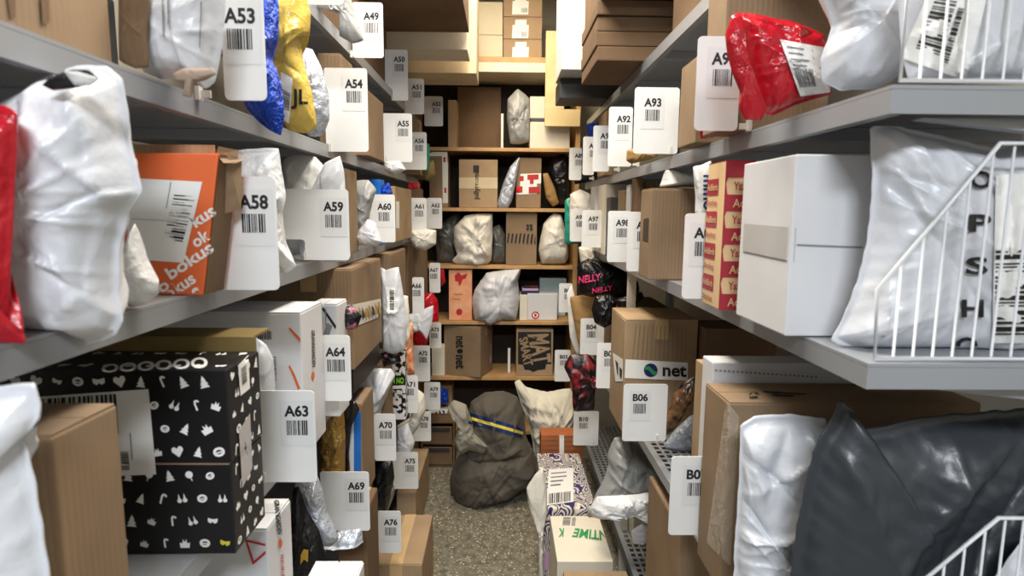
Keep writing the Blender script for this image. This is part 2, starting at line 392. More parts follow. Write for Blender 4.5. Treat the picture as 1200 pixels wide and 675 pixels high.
for sc, lo, hi, col in ((62, .44, .47, (222, 212, 182)), (95, .44, .46, (40, 38, 34)), (48, .40, .43, (206, 190, 150))):
    mx = nt.nodes.new('ShaderNodeMix'); mx.data_type = 'RGBA'; nt.links.new(vor(sc, lo, hi, col), mx.inputs['Factor'])
    nt.links.new(prev, mx.inputs[6]); mx.inputs[7].default_value = S(col); prev = mx.outputs[2]
nt.links.new(prev, b.inputs['Base Color'])
wallm = mat('painted_wall', (176, 170, 158), .8, var=.03); ceilm = mat('ceiling_paint', (186, 184, 178), .9)
structure('floor', -1.3, 1.3, -2.5, 4.3, -.05, 0, fm)
structure('ceiling', -1.3, 1.3, -2.5, 4.3, 3.1, 3.15, ceilm)
structure('wall_left', -1.35, -1.3, -2.5, 4.3, 0, 3.1, wallm); structure('wall_right', 1.3, 1.35, -2.5, 4.3, 0, 3.1, wallm)
structure('wall_back', -1.3, 1.3, 4.3, 4.35, 0, 3.1, wallm)

# ------------------------------------------------------------------ racks
def tray(x0, x1, y0, y1, zt, side, m=steel, lip=.036):
    b = MB(); b.box(x0, x1, y0, y1, zt-.005, zt)
    fx = x1 if side == 'L' else x0; s = -1 if side == 'L' else 1
    b.box(min(fx, fx+s*.004), max(fx, fx+s*.004), y0, y1, zt-lip, zt-.0055, 0)
    b.box(min(fx+s*.004, fx+s*.02), max(fx+s*.004, fx+s*.02), y0+.002, y1, zt-lip, zt-lip+.003)
    xa, xb = (x0, x1-.004) if side == 'L' else (x0+.004, x1)
    b.box(xa, xb, y0, y0+.004, zt-lip, zt-.0055); b.box(xa, xb, y1-.004, y1, zt-lip, zt-.0055)
    y = y0+.35
    while y < y1-.2: b.box(x0+.022, x1-.022, y, y+.03, zt-lip*.8, zt-.0055); y += .45
    return b
def upright(b, x, y, z1, sx):
    b.box(x-.02, x+.02, y-.0015, y+.0015, 0, z1); xx = x+.02*sx; b.box(min(xx, xx-.003*sx), max(xx, xx-.003*sx), y-.03, y+.03, 0, z1)
rl = empty('storage_rack', V((-.75, 1.6, 0))); tag(rl, 'long grey steel storage rack full of parcels along the left of the aisle', 'storage rack')
for z in ZL: tray(-1.0, -.5, -.3, 3.62, z, 'L').build('shelf', steel, rl, rl.location)
for y in (-.27, 1.62, 3.6):
    for x in ((-1.03,) if y > 0 else (-1.03, -.545)):
        b = MB(); upright(b, x, y, 2.6, 1); b.build('upright', steel, rl, rl.location)
rr = empty('storage_rack', V((.75, 2.2, 0))); tag(rr, 'grey steel storage rack along the right of the aisle, its end facing the front', 'storage rack')
for i, z in enumerate(ZR):
    if i < 3:
        tray(.5, 1.0, .785, 3.62, z, 'R').build('shelf', steel, rr, rr.location)
        g = MB(); v = [(.56, .81, z-.037), (1.0, .81, z-.037), (1.0, .81, z-.085), (.56, .8105, z-.038)]
        w = [(x, y+.02, zz) for x, y, zz in v]
        g.add(v+w, [(0, 1, 2, 3), (4, 7, 6, 5), (0, 4, 5, 1), (1, 5, 6, 2), (2, 6, 7, 3), (3, 7, 4, 0)]); g.build('bracket', steel, rr, rr.location)
    else:
        b = MB(); lip = .034
        b.box(.5, .512, .79, 3.62, z-lip, z); b.box(.985, 1.0, .79, 3.62, z-lip, z); b.box(.512, .985, .79, .80, z-lip, z); b.box(.512, .985, 3.61, 3.62, z-lip, z)
        x = .512
        while x < .98: b.box(x, x+.009, .8, 3.61, z-.003, z); x += .0262
        y = .82
        while y < 3.6: b.box(.512, .985, y, y+.011, z-.0032, z-.0002); y += .034
        b.build('perforated_shelf', perf, rr, rr.location)
b = MB(); b.box(.514, .545, 2.385, 2.415, 0, 1.36); b.box(.508, .549, 2.38, 2.42, 0, .02); 
for y in (.83, 3.58):
    u = MB(); upright(u, 1.03, y, 2.6, -1); u.build('upright', steel, rr, rr.location)
b.build('upright', mat('white_post_paint', (222, 218, 206), .5), rr, rr.location)

# ------------------------------------------------------------------ bookcase
bk = empty('bookcase', V((0, 3.93, 0))); tag(bk, 'wooden bookcase packed with parcels closing off the far end of the aisle', 'bookcase')
for z in ZB:
    b = MB(); b.box(-.53, .452, 3.755, 4.1, z-.022, z, 0, .002); b.build('shelf', wood, bk, bk.location)
b = MB(); b.box(-.53, .50, 3.74, 4.1, 2.43, 2.485, 0, .002); b.build('top_board', plank, bk, bk.location)
for x in (-.56, .452):
    b = MB(); b.box(x, x+.028, 3.75, 4.1, 0, 2.43, 0, .002); b.build('side_panel', wood, bk, bk.location)
b = MB(); b.box(-.56, .48, 4.1, 4.112, 0, 2.43); b.build('back_panel', woodd, bk, bk.location)
b = MB(); b.box(-.37, .3, 3.79, 4.1, 2.486, 2.53, 0, .002); o = b.build('wooden_plank', wood, None, V((0, 3.9, 2.486))); tag(o, 'wooden plank lying on the bookcase top under the stacked boxes', 'plank')
p0 = aty(640, 36, 3.70); p1 = aty(661, 128, 3.70)
b = MB(); b.box(p0.x, p1.x, 3.70, 3.716, p1.z-.0, p0.z, 0, .002); b.box(p0.x, .47, 3.70, 3.73, p1.z-.1, p1.z, 0, .002)
b.build('plywood_panel', plyw, bk, bk.location)

# ------------------------------------------------------------------ numbered cards
def card(num, side, x0p, y0p, xe, y1p, where, Y=None, X=None, notch=False, tx=None, back=None, show=True):
    sx = -1 if side == 'L' else 1
    if Y is None: Y = atx(xe, (y0p+y1p)/2, sx*.385).y
    e = aty(xe, (y0p+y1p)/2, Y).x; z1 = aty(xe, y0p, Y).z; z0 = aty(xe, y1p, Y).z
    i = back if back is not None else sx*.496
    zt = max([z for z in (ZL if side == 'L' else ZR) if z < z0+.12] or [0])
    if x0p is not None and back is None:
        i = aty(x0p, y0p, Y).x
        if abs(i) > .4975 and z0 < zt+.002: notch = max(.02, zt+.003-z0)
    if notch is True: notch = .052
    xl, xr = min(e, i), max(e, i); H = z1-z0; r = .009; th = .0022
    root = empty('shelf_card', V((.5*sx, Y, z0))); tag(root, 'white plastic shelf card marked %s, %s' % (num, where) if show else where, 'shelf card', 'numbered shelf cards')
    pts = []
    if notch:   # rounded cut-out that lets the shelf edge pass
        nz = notch; nx = -.4975; ol, orr = (xl, xr) if side == 'L' else (-xr, -xl)
        pts = [(nx, z0), (nx, z0+nz-.008), (nx-.002, z0+nz-.002), (nx-.008, z0+nz), (min(ol, nx-.009), z0+nz), (min(ol, nx-.009), z1-.004), (min(ol+.004, nx-.005), z1)]
        pts += [(orr-r+r*sin(a), z1-r+r*cos(a)) for a in [k*pi/8 for k in range(5)]]
        pts += [(orr-r+r*cos(a), z0+r-r*sin(a)) for a in [k*pi/8 for k in range(5)]]
        if side == 'R': pts = [(-x, z) for x, z in pts][::-1]
    else:
        for cx_, cz_, a0 in ((xl+r, z0+r, pi), (xr-r, z0+r, 1.5*pi), (xr-r, z1-r, 0), (xl+r, z1-r, .5*pi)):
            pts += [(cx_+r*cos(a0+k*pi/8), cz_+r*sin(a0+k*pi/8)) for k in range(5)]
    n = len(pts); v = [(x, Y, z) for x, z in pts]+[(x, Y+th, z) for x, z in pts]
    f = [tuple(range(n)), tuple(range(2*n-1, n-1, -1))]+[(i_, i_+n, (i_+1) % n+n, (i_+1) % n) for i_ in range(n)]
    mesh_obj('card_plate', v, f, cardw, None, root, root.location)
    cm = MB(); cx_ = -.5 if side == 'L' else .5
    zc = z0+.004
    cm.box(cx_-.0035+.004*(-sx), cx_+.0035+.004*(-sx), Y-.004, Y+.010, zc-.004, zc+.018); cm.box(cx_-.003, cx_+.02*(-sx)+.003*(-sx) if side == 'L' else cx_+.003, Y+.0023, Y+.006, zc, zc+.012) if side == 'L' else cm.box(cx_-.023, cx_+.003, Y+.0023, Y+.006, zc, zc+.012)
    cm.build('clip', clipm, root, root.location)
    if not show: return root
    tcx = (e-.038) if side == 'L' else (e+.053)
    if tx: tcx = aty(tx, y0p, Y).x
    tz = z1-.043; y = Y-.0007; sw = .034
    def rect(x0_, x1_, a, b_, yy): return [(x0_, yy, a), (x1_, yy, a), (x1_, yy, b_), (x0_, yy, b_)]
    a0, a1 = max(xl+.004, tcx-sw), min(xr-.004, tcx+sw)
    s = mesh_obj('sticker', rect(a0, a1, tz-.075, tz+.022, y), [(0, 1, 2, 3)], stick, None, root, root.location)
    tv, tf, ar = text(num, .034); hh = .0245; w = min(.05, hh*ar)
    mesh_obj('number', [(tcx-w/2+w*a, y-.0005, tz+hh/2-hh*b_) for a, b_ in tv], tf, ink, None, s, V((0, 0, 0))).location = -root.location
    bm_ = MB(); x = tcx-.021; rn = random.Random(num)
    while x < tcx+.02:
        w_ = .0019*rn.choice((.7, 1, 1, 1.7)); bm_.add(rect(x, x+w_, tz-.052, tz-.020, y-.0005), [(0, 1, 2, 3)]); x += w_+.0019*rn.choice((.6, .9, 1.3))
    o = bm_.build('barcode', ink, s); o.location = -root.location
    return root
U1, U2, U3, U4, U5, U6 = 'high on the left rack', 'on the upper left shelf', 'at eye level on the left rack', 'at waist height on the left rack', 'at knee height on the left rack', 'low on the left rack'
for a in [('A49', 'L', 412, 3, 449, 68, U1, 2.05), ('A50', 'L', 447, 58, 478, 118, U1, 2.8), ('A51', 'L', 474, 92, 497, 134, U1, 3.15), ('A52', 'L', 497, 113, 519, 148, U1, 3.58),
          ('A53', 'L', 257, -14, 310, 118, U2), ('A54', 'L', 380, 80, 431, 178, U2), ('A55', 'L', 447, 133, 483, 190, U2), ('A56', 'L', 470, 155, 500, 199, U2),
          ('A58', 'L', 247, 207, 325, 340, U3), ('A60', 'L', 432, 228, 463, 284, U3), ('A61', 'L', 478, 232, 500, 273, U3), ('A62', 'L', 500, 232, 518, 268, U3, 3.52),
          ('A63', 'L', 297, 458, 370, 565, U4), ('A64', 'L', 375, 393, 411, 470, U4), ('A66', 'L', 483, 325, 497, 371, U4), ('A67', 'L', 503, 308, 516, 343, U4, 3.52),
          ('A69', 'L', 375, 553, 433, 622, U5), ('A70', 'L', 438, 485, 464, 540, U5), ('A71', 'L', 473, 440, 490, 484, U5), ('A72', 'L', 475, 405, 504, 447, U5), ('A73', 'L', 503, 378, 517, 408, U5, 3.5),
          ('A75', 'L', 458, 530, 490, 573, U6), ('A76', 'L', 442, 599, 470, 648, U6, 2.09), ('A78', 'L', 480, 482, 505, 517, U6), ('A79', 'L', 497, 448, 516, 480, U6, 3.5)]:
    card(*a[:7], Y=a[7] if len(a) > 7 else None)
card('A59', 'L', 329, 222, 409, 305, U3+', one corner cut', notch=True)
card('A48', 'L', None, -80, 402, 6, 'foot of a blank white shelf card above card A54', show=False, Y=1.42)
R1, R2, R3, R4_ = 'on the right rack, shelf second from the top', 'on the right rack at eye level', 'on the right rack at hip height', 'on the low perforated shelf of the right rack'
RX = {'A93': 797, 'A92': 742, 'A91': 715, 'A90': 697, 'A89': 682, 'A94': 870, 'A98': 740, 'A99': 768, 'A97': 710, 'A96': 684, 'A01': 850, 'B04': 710, 'B05': 722, 'B06': 783, 'B10': 702}
for a in [('A94', 816, 42, 153, R1), ('A93', 743, 102, 180, R1), ('A92', 713, 125, 195, R1), ('A91', 695, 147, 201, R1), ('A90', 683, 160, 205, R1), ('A89', 667, 173, 211, R1, 3.3),
          ('A97', 682, 246, 290, R2), ('A96', 668, 245, 283, R2, 3.25), ('A98', 712, 247, 307, R2), ('A99', 735, 248, 318, R2, 1.935), ('A01', 801, 250, 350, R2, 1.335),
          ('B04', 680, 373, 416, R3), ('B05', 699, 402, 455, R3), ('B06', 730, 450, 517, R3), ('B07', 785, 535, 627, R3, 1.309), ('B03', 650, 410, 447, R3, 3.5), ('B01', 655, 332, 366, R3, 3.5), ('B10', 672, 482, 522, R4_, 3.05)]:
    card(a[0], 'R', RX.get(a[0]), a[2], a[1], a[3], a[4], Y=a[5] if len(a) > 5 else None, tx={'A01': 827, 'B07': 818}.get(a[0]), back={'B01': .42, 'B03': .42, 'B07': .479}.get(a[0]))
# ================================================================== LEFT RACK
# --- under the ceiling (2.14)
a = .0
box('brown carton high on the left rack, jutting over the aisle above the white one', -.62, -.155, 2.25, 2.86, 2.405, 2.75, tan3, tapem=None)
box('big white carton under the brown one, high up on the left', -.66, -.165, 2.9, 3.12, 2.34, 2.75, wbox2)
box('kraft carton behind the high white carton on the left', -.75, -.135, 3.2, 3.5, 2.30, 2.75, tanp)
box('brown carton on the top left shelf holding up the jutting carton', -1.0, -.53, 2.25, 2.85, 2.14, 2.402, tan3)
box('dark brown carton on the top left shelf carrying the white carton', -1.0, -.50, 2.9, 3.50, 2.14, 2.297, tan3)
r = bag('grey bubble mailer dangling over the edge beside card A49', [(380, 10), (380, -6), (392, -14), (408, -14), (417, 20), (426, 47), (414, 51), (398, 42), (396, 10)], 1.85, .02, pgrey, seed=3)
b = MB(); b.tube([(-.9, 1.72, 2.171), (-.47, 1.72, 2.171)], .03, 20); b.tube([(-.468, 1.72, 2.171), (-.4675, 1.72, 2.171)], .022, 16, 1)
o = b.build('cardboard_tube', [wbox, grayink], None, V((-.68, 1.72, 2.141)), False); tag(o, 'white cardboard tube lying with its round end over the aisle, beside the grey bubble mailer', 'tube')
# --- second from top (1.784)
r = box('large brown carton at the top left corner, with two dark printed smudges', -.95, -.53, -.2, .855, 1.784, 2.095, tan, flaps=True)
decal(r, 'printed_marks', [(6, -6), (60, -6), (58, 28), (8, 20)], [('poly', [(.05, 0), (.22, 0), (.2, .95), (.08, 1)], tan3), ('poly', [(.78, 0), (.95, 0), (1, .98), (.84, 1)], tan3)])
bag('grey-brown padded envelope squeezed behind the large brown carton at top left', [(140, -15), (175, -15), (172, 40), (174, 78), (158, 80), (140, 70)], .875, .006, tan3, tb=.006, seed=4)
r = bag('white paper-wrapped packet left of card A53, with faint print', [(172, -16), (264, -16), (260, 55), (252, 96), (240, 104), (222, 92), (188, 93), (168, 84), (163, 62), (167, 20)], .93, .045, pw, seed=5, wr=.9)
decal(r, 'shipping_label', [(188, -8), (243, -4), (240, 60), (190, 52)], [('q', (.02, 0, .05, .85), grayink), ('q', (.14, 0, .17, .6), grayink), ('q', (.86, .1, .89, .95), grayink)], 8)
bag(None, [(203, 87), (216, 80), (249, 80), (253, 87), (240, 94), (228, 97), (224, 114), (214, 112), (217, 97), (205, 95)], .86, .006, mat('shaded_fold_paper', (150, 132, 118), .8, var=.1), root=r, part='torn_flap', seed=2)  # bottom fold of the packet, its shade put into the grey-brown colour
bag('crumpled shiny blue foil mailer right of card A53', [(284, -14), (322, -14), (327, 10), (326, 45), (319, 70), (330, 100), (333, 135), (329, 159), (317, 153), (300, 140), (285, 120), (284, 50)], 1.12, .04, pblue, seed=7, wr=1.8)
r = bag('yellow plastic carrier bag with dark lettering beside the blue foil mailer', [(327, -14), (355, -14), (364, 15), (363, 38), (352, 46), (356, 75), (366, 110), (371, 148), (361, 156), (338, 153), (325, 128), (298, 110), (302, 90), (327, 80), (322, 40)], 1.28, .045, pyel, seed=8, wr=1.3)
decal(r, 'printed_letters', [(341, 104), (361, 105), (361, 128), (341, 128)], [('text', 'JL', (0, 0, 1, 1), ink)])
decal(r, 'shipping_label', [(329, 84), (343, 92), (339, 145), (329, 140)], [('q', (0, 0, 1, 1), paper), ('bars', (.1, .35, .9, .75), 3, False, ink)])
bag('silvery white mailer between yellow bag and card A54', [(356, 56), (366, 58), (377, 80), (385, 110), (386, 140), (378, 159), (362, 160), (336, 120), (336, 90), (352, 80)], 1.46, .035, psil, seed=9)
fbox('kraft carton standing behind the top of card A54', 373, 62, 400, 160, 1.82, .14, tan, z0=1.784)
sbox('kraft carton on the upper left shelf right of card A54', 'L', 430, 104, 449, -.46, .12, 1.784, tan, tapem=tape)
bag('crushed white packet on the shelf edge below card A54', [(396, 166), (410, 160), (428, 163), (432, 178), (420, 183), (402, 177)], 1.9, .03, pclear, seed=11, zmin=1.787)
fbox('kraft carton on the upper left shelf between cards A55 and A56', 470, 140, 492, 200, 3.18, .09, tan, z0=1.784)
bag('crushed white wrapping on the shelf edge below card A55', [(450, 189), (468, 188), (476, 199), (463, 205), (450, 200)], 2.55, .03, pclear, seed=12)
bag('small teal packet behind card A56', [(476, 170), (503, 168), (503, 195), (500, 202), (476, 198)], 3.32, .02, pteal, seed=13)
bag('olive crumpled packet at the far end of the upper left shelf', [(478, 196), (508, 188), (510, 205), (502, 212), (478, 207)], 3.4, .03, olive, seed=14)
# --- eye level (1.462)
r = bag('red plastic bag at the left edge of the picture', [(-60, 118), (6, 124), (20, 134), (18, 200), (13, 300), (10, 370), (28, 391), (30, 402), (5, 405), (-60, 404)], .6, .02, pred, seed=15, zmin=1.463, wr=.7)
r = bag('big white plastic mailer slumped open at the left, in front of the orange box', [(13, 140), (21, 112), (45, 94), (90, 77), (125, 77), (143, 92), (150, 130), (152, 160), (163, 205), (166, 226), (150, 252), (141, 290), (140, 345), (144, 375), (136, 392), (118, 400), (85, 406), (45, 396), (15, 391), (11, 350)], .7, .07, pw, seed=21, nc=34, wr=1.2, tb=.04)
bag(None, [(50, 100), (60, 90), (84, 82), (104, 82), (116, 92), (102, 100), (82, 104), (62, 106)], .628, .004, pblk, root=r, part='shaded_mouth', seed=5, tb=.002)  # black patch over the mouth, painting in the shade of the hollow inside
bag(None, [(76, 84), (92, 84), (116, 92), (106, 100), (88, 100)], .621, .003, plg, root=r, part='inner_sleeve', seed=6, tb=.002)
bag('small crumpled clear bag between big white mailer and orange box', [(146, 292), (158, 262), (170, 300), (186, 330), (185, 345), (170, 357), (152, 360), (143, 340)], .82, .022, pclear, seed=22, tb=.015, zmin=1.463)
# orange book carton
a = aty(150, 180, .95); e = aty(238, 350, .95); t = aty(256, 180, .95)
r = box('orange printed book carton with white address label and torn brown end', a.x-.04, e.x, .95, 1.02, 1.462, t.z, org, lean=(t.x-e.x)/(t.z-1.462), flaps=False, bev=.002)
o = MB(); x1 = e.x; zz = t.z; l = (t.x-e.x)
o.add([(x1+.0015, .952, 1.463), (x1+.0015, 1.019, 1.463), (x1+.0015+l, 1.019, zz), (x1+.0015+l, .952, zz)], [(0, 1, 2, 3)])
o.build('raw_end', tan3, r, r.location)
o = MB(); o.add([(x1+l-.005, .953, zz), (x1+l, 1.02, zz), (x1+l+.012, 1.018, zz-.004), (x1+l+.010, .985, zz-.012), (x1+l+.006, .952, zz-.014), (x1+l-.003, .957, zz+.012), (x1+l, 1.022, zz+.012)], [(0, 4, 3, 2, 1), (0, 1, 6, 5)])
o.add([(x1+l+.002, .975, zz), (x1+l+.008, 1.015, zz-.004), (x1+l+.004, 1.012, zz-.085), (x1+.004, .97, zz-.1)], [(0, 1, 2, 3)]); o.build('torn_flap', tan, r, r.location)
o = MB(); o.box(a.x-.04, x1+l-.03, 1.0, 1.004, zz-.001, zz+.018); o.build('back_flap', tan2, r, r.location)
decal(r, 'shipping_label', [(140, 208), (237, 213), (215, 308), (132, 302)], [('q', (0, 0, 1, 1), paper), ('q', (.62, .02, .63, .35), grayink), ('q', (.2, .5, .8, .505), grayink)])
decal(r, 'barcode', [(204, 228), (229, 230), (213, 287), (190, 283)], [('bars', (0, 0, 1, 1), 5, False, ink)])
L = []
def dtext(cx, cy, s, w=52, h=17, ang=-34):
    c, s_ = cos(radians(ang)), sin(radians(ang))
    f = lambda u, v: (cx+u*w/2*c-v*h/2*s_, cy+u*w/2*s_+v*h/2*c)
    return [f(-1, -1), f(1, -1), f(1, 1), f(-1, 1)]
for cx, cy, s, w in ((222, 305, 'bokus', 62), (206, 338, 'bokus', 50), (235, 279, 'ok', 22), (238, 253, 'kus', 30), (186, 338, 'bo', 24), (231, 344, 's', 9)):
    decal(r, 'printed_lettering', dtext(cx, cy, s, w, 15), [('text', s, (0, 0, 1, 1), white)])
bag('glossy white plastic mailer behind card A58', [(272, 178), (300, 174), (326, 174), (330, 200), (335, 230), (331, 250), (336, 290), (347, 312), (335, 321), (318, 312), (290, 310), (272, 250)], 1.13, .03, pclear, seed=24, zmin=1.463)
bag('pale grey plastic bag showing above card A59', [(331, 190), (345, 180), (370, 184), (382, 198), (392, 222), (392, 296), (332, 296)], 1.64, .03, plg, seed=25, zmin=1.463)
bag('white plastic mailer standing at the right side of card A59', [(380, 192), (398, 183), (403, 200), (406, 240), (408, 280), (411, 300), (404, 309), (352, 302), (352, 250)], 1.58, .015, pw, seed=26, zmin=1.463)
sbox('thin brown carton behind card A59', 'L', 404, 197, 418, -.47, .2, 1.462, tan)
bag('grey plastic mailer left of card A60', [(416, 213), (432, 211), (441, 222), (436, 240), (426, 285), (416, 285)], 2.06, .03, pgrey, seed=27, zmin=1.463)
fbox('small bright blue carton above card A60', 431, 210, 446, 250, 2.32, .08, blue, z0=1.462)
bag('dark blue and red crumpled packet above card A60', [(446, 218), (456, 214), (460, 226), (456, 240), (446, 235)], 2.36, .02, pblue, seed=28)
bag('white plastic bag at the lower left of card A60', [(420, 270), (431, 257), (440, 261), (448, 284), (440, 289), (420, 287), (416, 280)], 1.98, .03, pw, seed=29, zmin=1.463)
r = sbox('taped kraft carton right of card A60', 'L', 463, 218, 482, -.45, .2, 1.462, tan2, tapem=tape)
decal(r, 'shipping_label', [(464, 236), (468, 236), (468, 268), (464, 267)], [('q', (0, 0, 1, 1), paper)], 3)
fbox('small brown carton under the red one behind card A61', 476, 221, 493, 260, 3.2, .1, tan3, z0=1.462)
fbox('little red carton on the brown one behind card A61', 478, 207, 490, 221, 3.2, .08, pred, flaps=False)
bag('crumpled white paper bag under card A61', [(480, 270), (500, 268), (511, 270), (511, 286), (498, 294), (486, 291), (480, 282)], 3.1, .04, pw2, seed=30)
# --- waist height (1.03)
r = bag('white plastic bag at the lower left corner, in front of the brown box', [(-250, 470), (0, 452), (40, 449), (47, 475), (46, 492), (27, 510), (40, 560), (50, 620), (60, 690), (80, 960), (-250, 960)], .525, .05, pw, seed=31, nc=16, zmin=1.031, tb=.03, xc=0, wr=.8)
box('plain brown cardboard box at the lower left, in front of the black printed box', -.82, -.49, .635, .745, 1.03, 1.353, tan, flaps=True)
# black printed box
x0, x1, y0, y1, z0, z1 = -.80, -.438, .935, 1.06, 1.031, 1.345; zs = 1.187
rb_ = empty('printed_box', V(((x0+x1)/2, y0, z0))); tag(rb_, 'large black box printed all over with small white icons, at lower left', 'box')
rn = random.Random(11)
def icon(mb, O, U, Vv, sz, kind, mi):
    def put(pts): mb.add([O+U*(x*sz)+Vv*(y*sz) for x, y in pts], [tuple(range(len(pts)))], mi)
    circ = lambda cx, cy, r, n=10: [(cx+r*cos(2*pi*i/n), cy+r*sin(2*pi*i/n)) for i in range(n)]
    if kind == 0: put([(0, -.5), (.5, .1), (.45, .4), (.2, .48), (0, .28), (-.2, .48), (-.45, .4), (-.5, .1)])
    elif kind == 1:
        for i in range(10):
            a_, b_ = 2*pi*i/10, 2*pi*(i+1)/10
            put([(.5*cos(a_), .42*sin(a_)), (.5*cos(b_), .42*sin(b_)), (.26*cos(b_), .2*sin(b_)), (.26*cos(a_), .2*sin(a_))])
        put([(-.3, .02), (.3, .02), (.3, -.1), (-.3, -.1)])
    elif kind == 2: put([(0, .55), (.22, .1), (.12, .1), (.36, -.2), (.2, -.2), (.42, -.5), (-.42, -.5), (-.2, -.2), (-.36, -.2), (-.12, .1), (-.22, .1)])
    elif kind == 3:
        put([(-.1, -.5), (.08, -.5), (.08, .2), (-.1, .2)]); put([(-.1, .2), (.08, .2), (.2, .34), (.15, .52), (-.02, .46)]); put([(.15, .52), (.2, .34), (.32, .2), (.45, .26), (.36, .45)])
    elif kind == 4: put([(-.5, .3), (-.1, .2), (.1, .2), (.5, .3), (.48, -.1), (.2, -.28), (0, -.1), (-.2, -.28), (-.48, -.1)])
    elif kind == 5: put(circ(0, .12, .36)); put([(-.05, -.2), (.05, -.2), (.04, -.55), (-.04, -.55)])
    elif kind == 6: put(circ(-.25, -.2, .22)); put(circ(.25, -.2, .22)); put([(-.35, 0), (-.15, 0), (-.25, .5)]); put([(.35, 0), (.15, 0), (.25, .5)])
    else: put([(-.4, -.45), (.4, -.45), (.46, .05), (.2, .0), (.16, .38), (0, .1), (-.16, .38), (-.2, 0), (-.46, .05)])
def iconface(mb, O, U, Vv, w, h, sz=.0175, pitch=.0315):
    ny = int(h/pitch); nx = int(w/pitch)
    for j in range(ny):
        for i in range(nx):
            px = (i+.5+(.45 if j % 2 else 0))*w/nx; py = (j+.5)*h/ny
            if px > w-.012: continue
            a_ = rn.uniform(-.5, .5); u2 = U*cos(a_)+Vv*sin(a_); v2 = Vv*cos(a_)-U*sin(a_)
            icon(mb, O+U*px+Vv*py, u2, v2, sz*rn.uniform(.85, 1.15), rn.randrange(8), 2 if rn.random() < .03 else 1)
X, Y_, Z = V((1, 0, 0)), V((0, 1, 0)), V((0, 0, 1))
for nm, za, zb, ins in (('lower_tray', z0, zs, 0), ('lid', zs+.003, z1, .003)):
    mb = MB(); mb.box(x0, x1+ins*.6, y0-ins, y1, za, zb, 0, .002); nb = len(mb.f); reg(rb_, mb.v, mb.f)
    iconface(mb, V((x0, y0-ins-.0007, za)), X, Z, x1-x0, zb-za); iconface(mb, V((x1+ins*.6+.0007, y0, za)), Y_, Z, y1-y0, zb-za, .0165, .027)
    if nm == 'lid':
        iconface(mb, V((x0, y0+.004, zb+.0007)), X, Y_, x1-x0, .034, .02, .034); iconface(mb, V((x0, y1-.038, zb+.0007)), X, Y_, x1-x0, .034, .02, .034)
    mb.build(nm, [blackb, white, yel], rb_, rb_.location)
mb = MB(); mb.box(x0+.01, x1-.002, y0-.001, y1-.002, zs-.0005, zs+.0035); mb.build('seam_edge', tan, rb_, rb_.location)
mb = MB(); mb.box(x0+.03, x1-.004, y1+.002, y1+.006, z1-.05, z1+.026); mb.box(x0+.03, x1-.01, y1+.006, y1+.085, z1+.022, z1+.026); mb.build('inner_flap', olive, rb_, rb_.location)
decal(rb_, 'printed_lettering', [(120, 427), (243, 418), (244, 431), (118, 437)], [('text', 'OOOOOO', (0, 0, 1, 1), white)])
r = decal(rb_, 'shipping_label', [(30, 466), (174, 456), (183, 556), (30, 562)], [('q', (0, 0, 1, 1), paper), ('q', (.72, .06, .735, .5), grayink), ('q', (.82, .5, .83, .9), grayink), ('bars', (.74, .72, .80, .94), 4, False, ink), ('bars', (.1, .03, .75, .16), 4, True, ink)])
decal(rb_, 'small_label', [(279, 428), (291, 416), (293, 455), (282, 464)], [('q', (0, 0, 1, 1), paper), ('bars', (.25, .2, .75, .75), 2, False, ink)])
decal(rb_, 'clear_tape', [(280, 505), (293, 484), (296, 548), (284, 572)], [('q', (0, 0, 1, 1), gtape)])
def gross(lab, pn, pt, pf, z0, z1, w, quadt, quadd):
    r = sbox(lab, 'L', pn, pt, pf, -.45, w, z0, wbox, z1=z1)
    decal(r, 'printed_lettering', quadt, [('text', 'GRANNGARDEN', (0, 0, 1, 1), ink)], label='black vertical lettering')
    decal(r, 'printed_drop', quadd, [('poly', [(.5, 0), (.95, .35), (.9, .7), (.5, 1), (.1, .7), (.05, .35)], orgink)]); return r
r = gross('big white carton with orange strokes and vertical lettering, behind card A63', 352, 366, 378, 1.031, None, .45, [(369, 387), (370, 430), (366, 430), (365, 387)], [(365, 434), (369, 434), (369, 446), (365, 446)])
decal(r, 'orange_stroke', [(338, 384), (352, 384), (352, 457), (338, 457)], [('poly', [(0, .02), (.12, 0), (1, .17), (1, .24)], orgink)])
decal(r, 'orange_stroke', [(338, 384), (352, 384), (352, 457), (338, 457)], [('poly', [(0, .62), (.1, .6), (.5, .74), (1, .98), (.8, 1), (.4, .8)], orgink)])
decal(r, 'barcode', [(292, 388), (319, 388), (319, 398), (292, 398)], [('bars', (0, 0, 1, 1), 8, True, ink)])
decal(r, 'fine_print', [(319, 418), (324, 418), (324, 460), (319, 460)], [('bars', (0, 0, 1, .7), 9, False, grayink), ('bars', (0, .75, .6, 1), 9, False, grayink)])
bag('small white pouch in front of the big white carton, above card A63', [(294, 400), (300, 396), (312, 404), (320, 420), (323, 458), (324, 540), (292, 540)], 1.285, .02, pw, seed=33, zmin=1.032)
r = fbox('white carton printed with black sketches behind card A64', 364, 356, 396, 420, 1.60, .1, wbox, z0=1.031)
decal(r, 'printed_sketch', [(376, 358), (395, 358), (395, 398), (376, 398)], [('poly', [(.05, .1), (.15, .05), (.95, .6), (.9, .7)], ink), ('poly', [(.1, .9), (.4, .5), (.7, .6), (.5, .9)], grayink), ('poly', [(.25, .1), (.32, .1), (.34, .6), (.28, .6)], grayink)])
box('flat dark parcel lying under the brown banded carton', -.75, -.455, 1.80, 2.2, 1.031, 1.108, blackb, flaps=False)
r = sbox('brown carton wrapped with a white and gold printed tape band, above card A64', 'L', 412, 314, 446, -.45, .26, 1.11, tan, tapem=tape)
L = [('q', (0, 0, 1, 1), wtape)]; rn = random.Random(3)
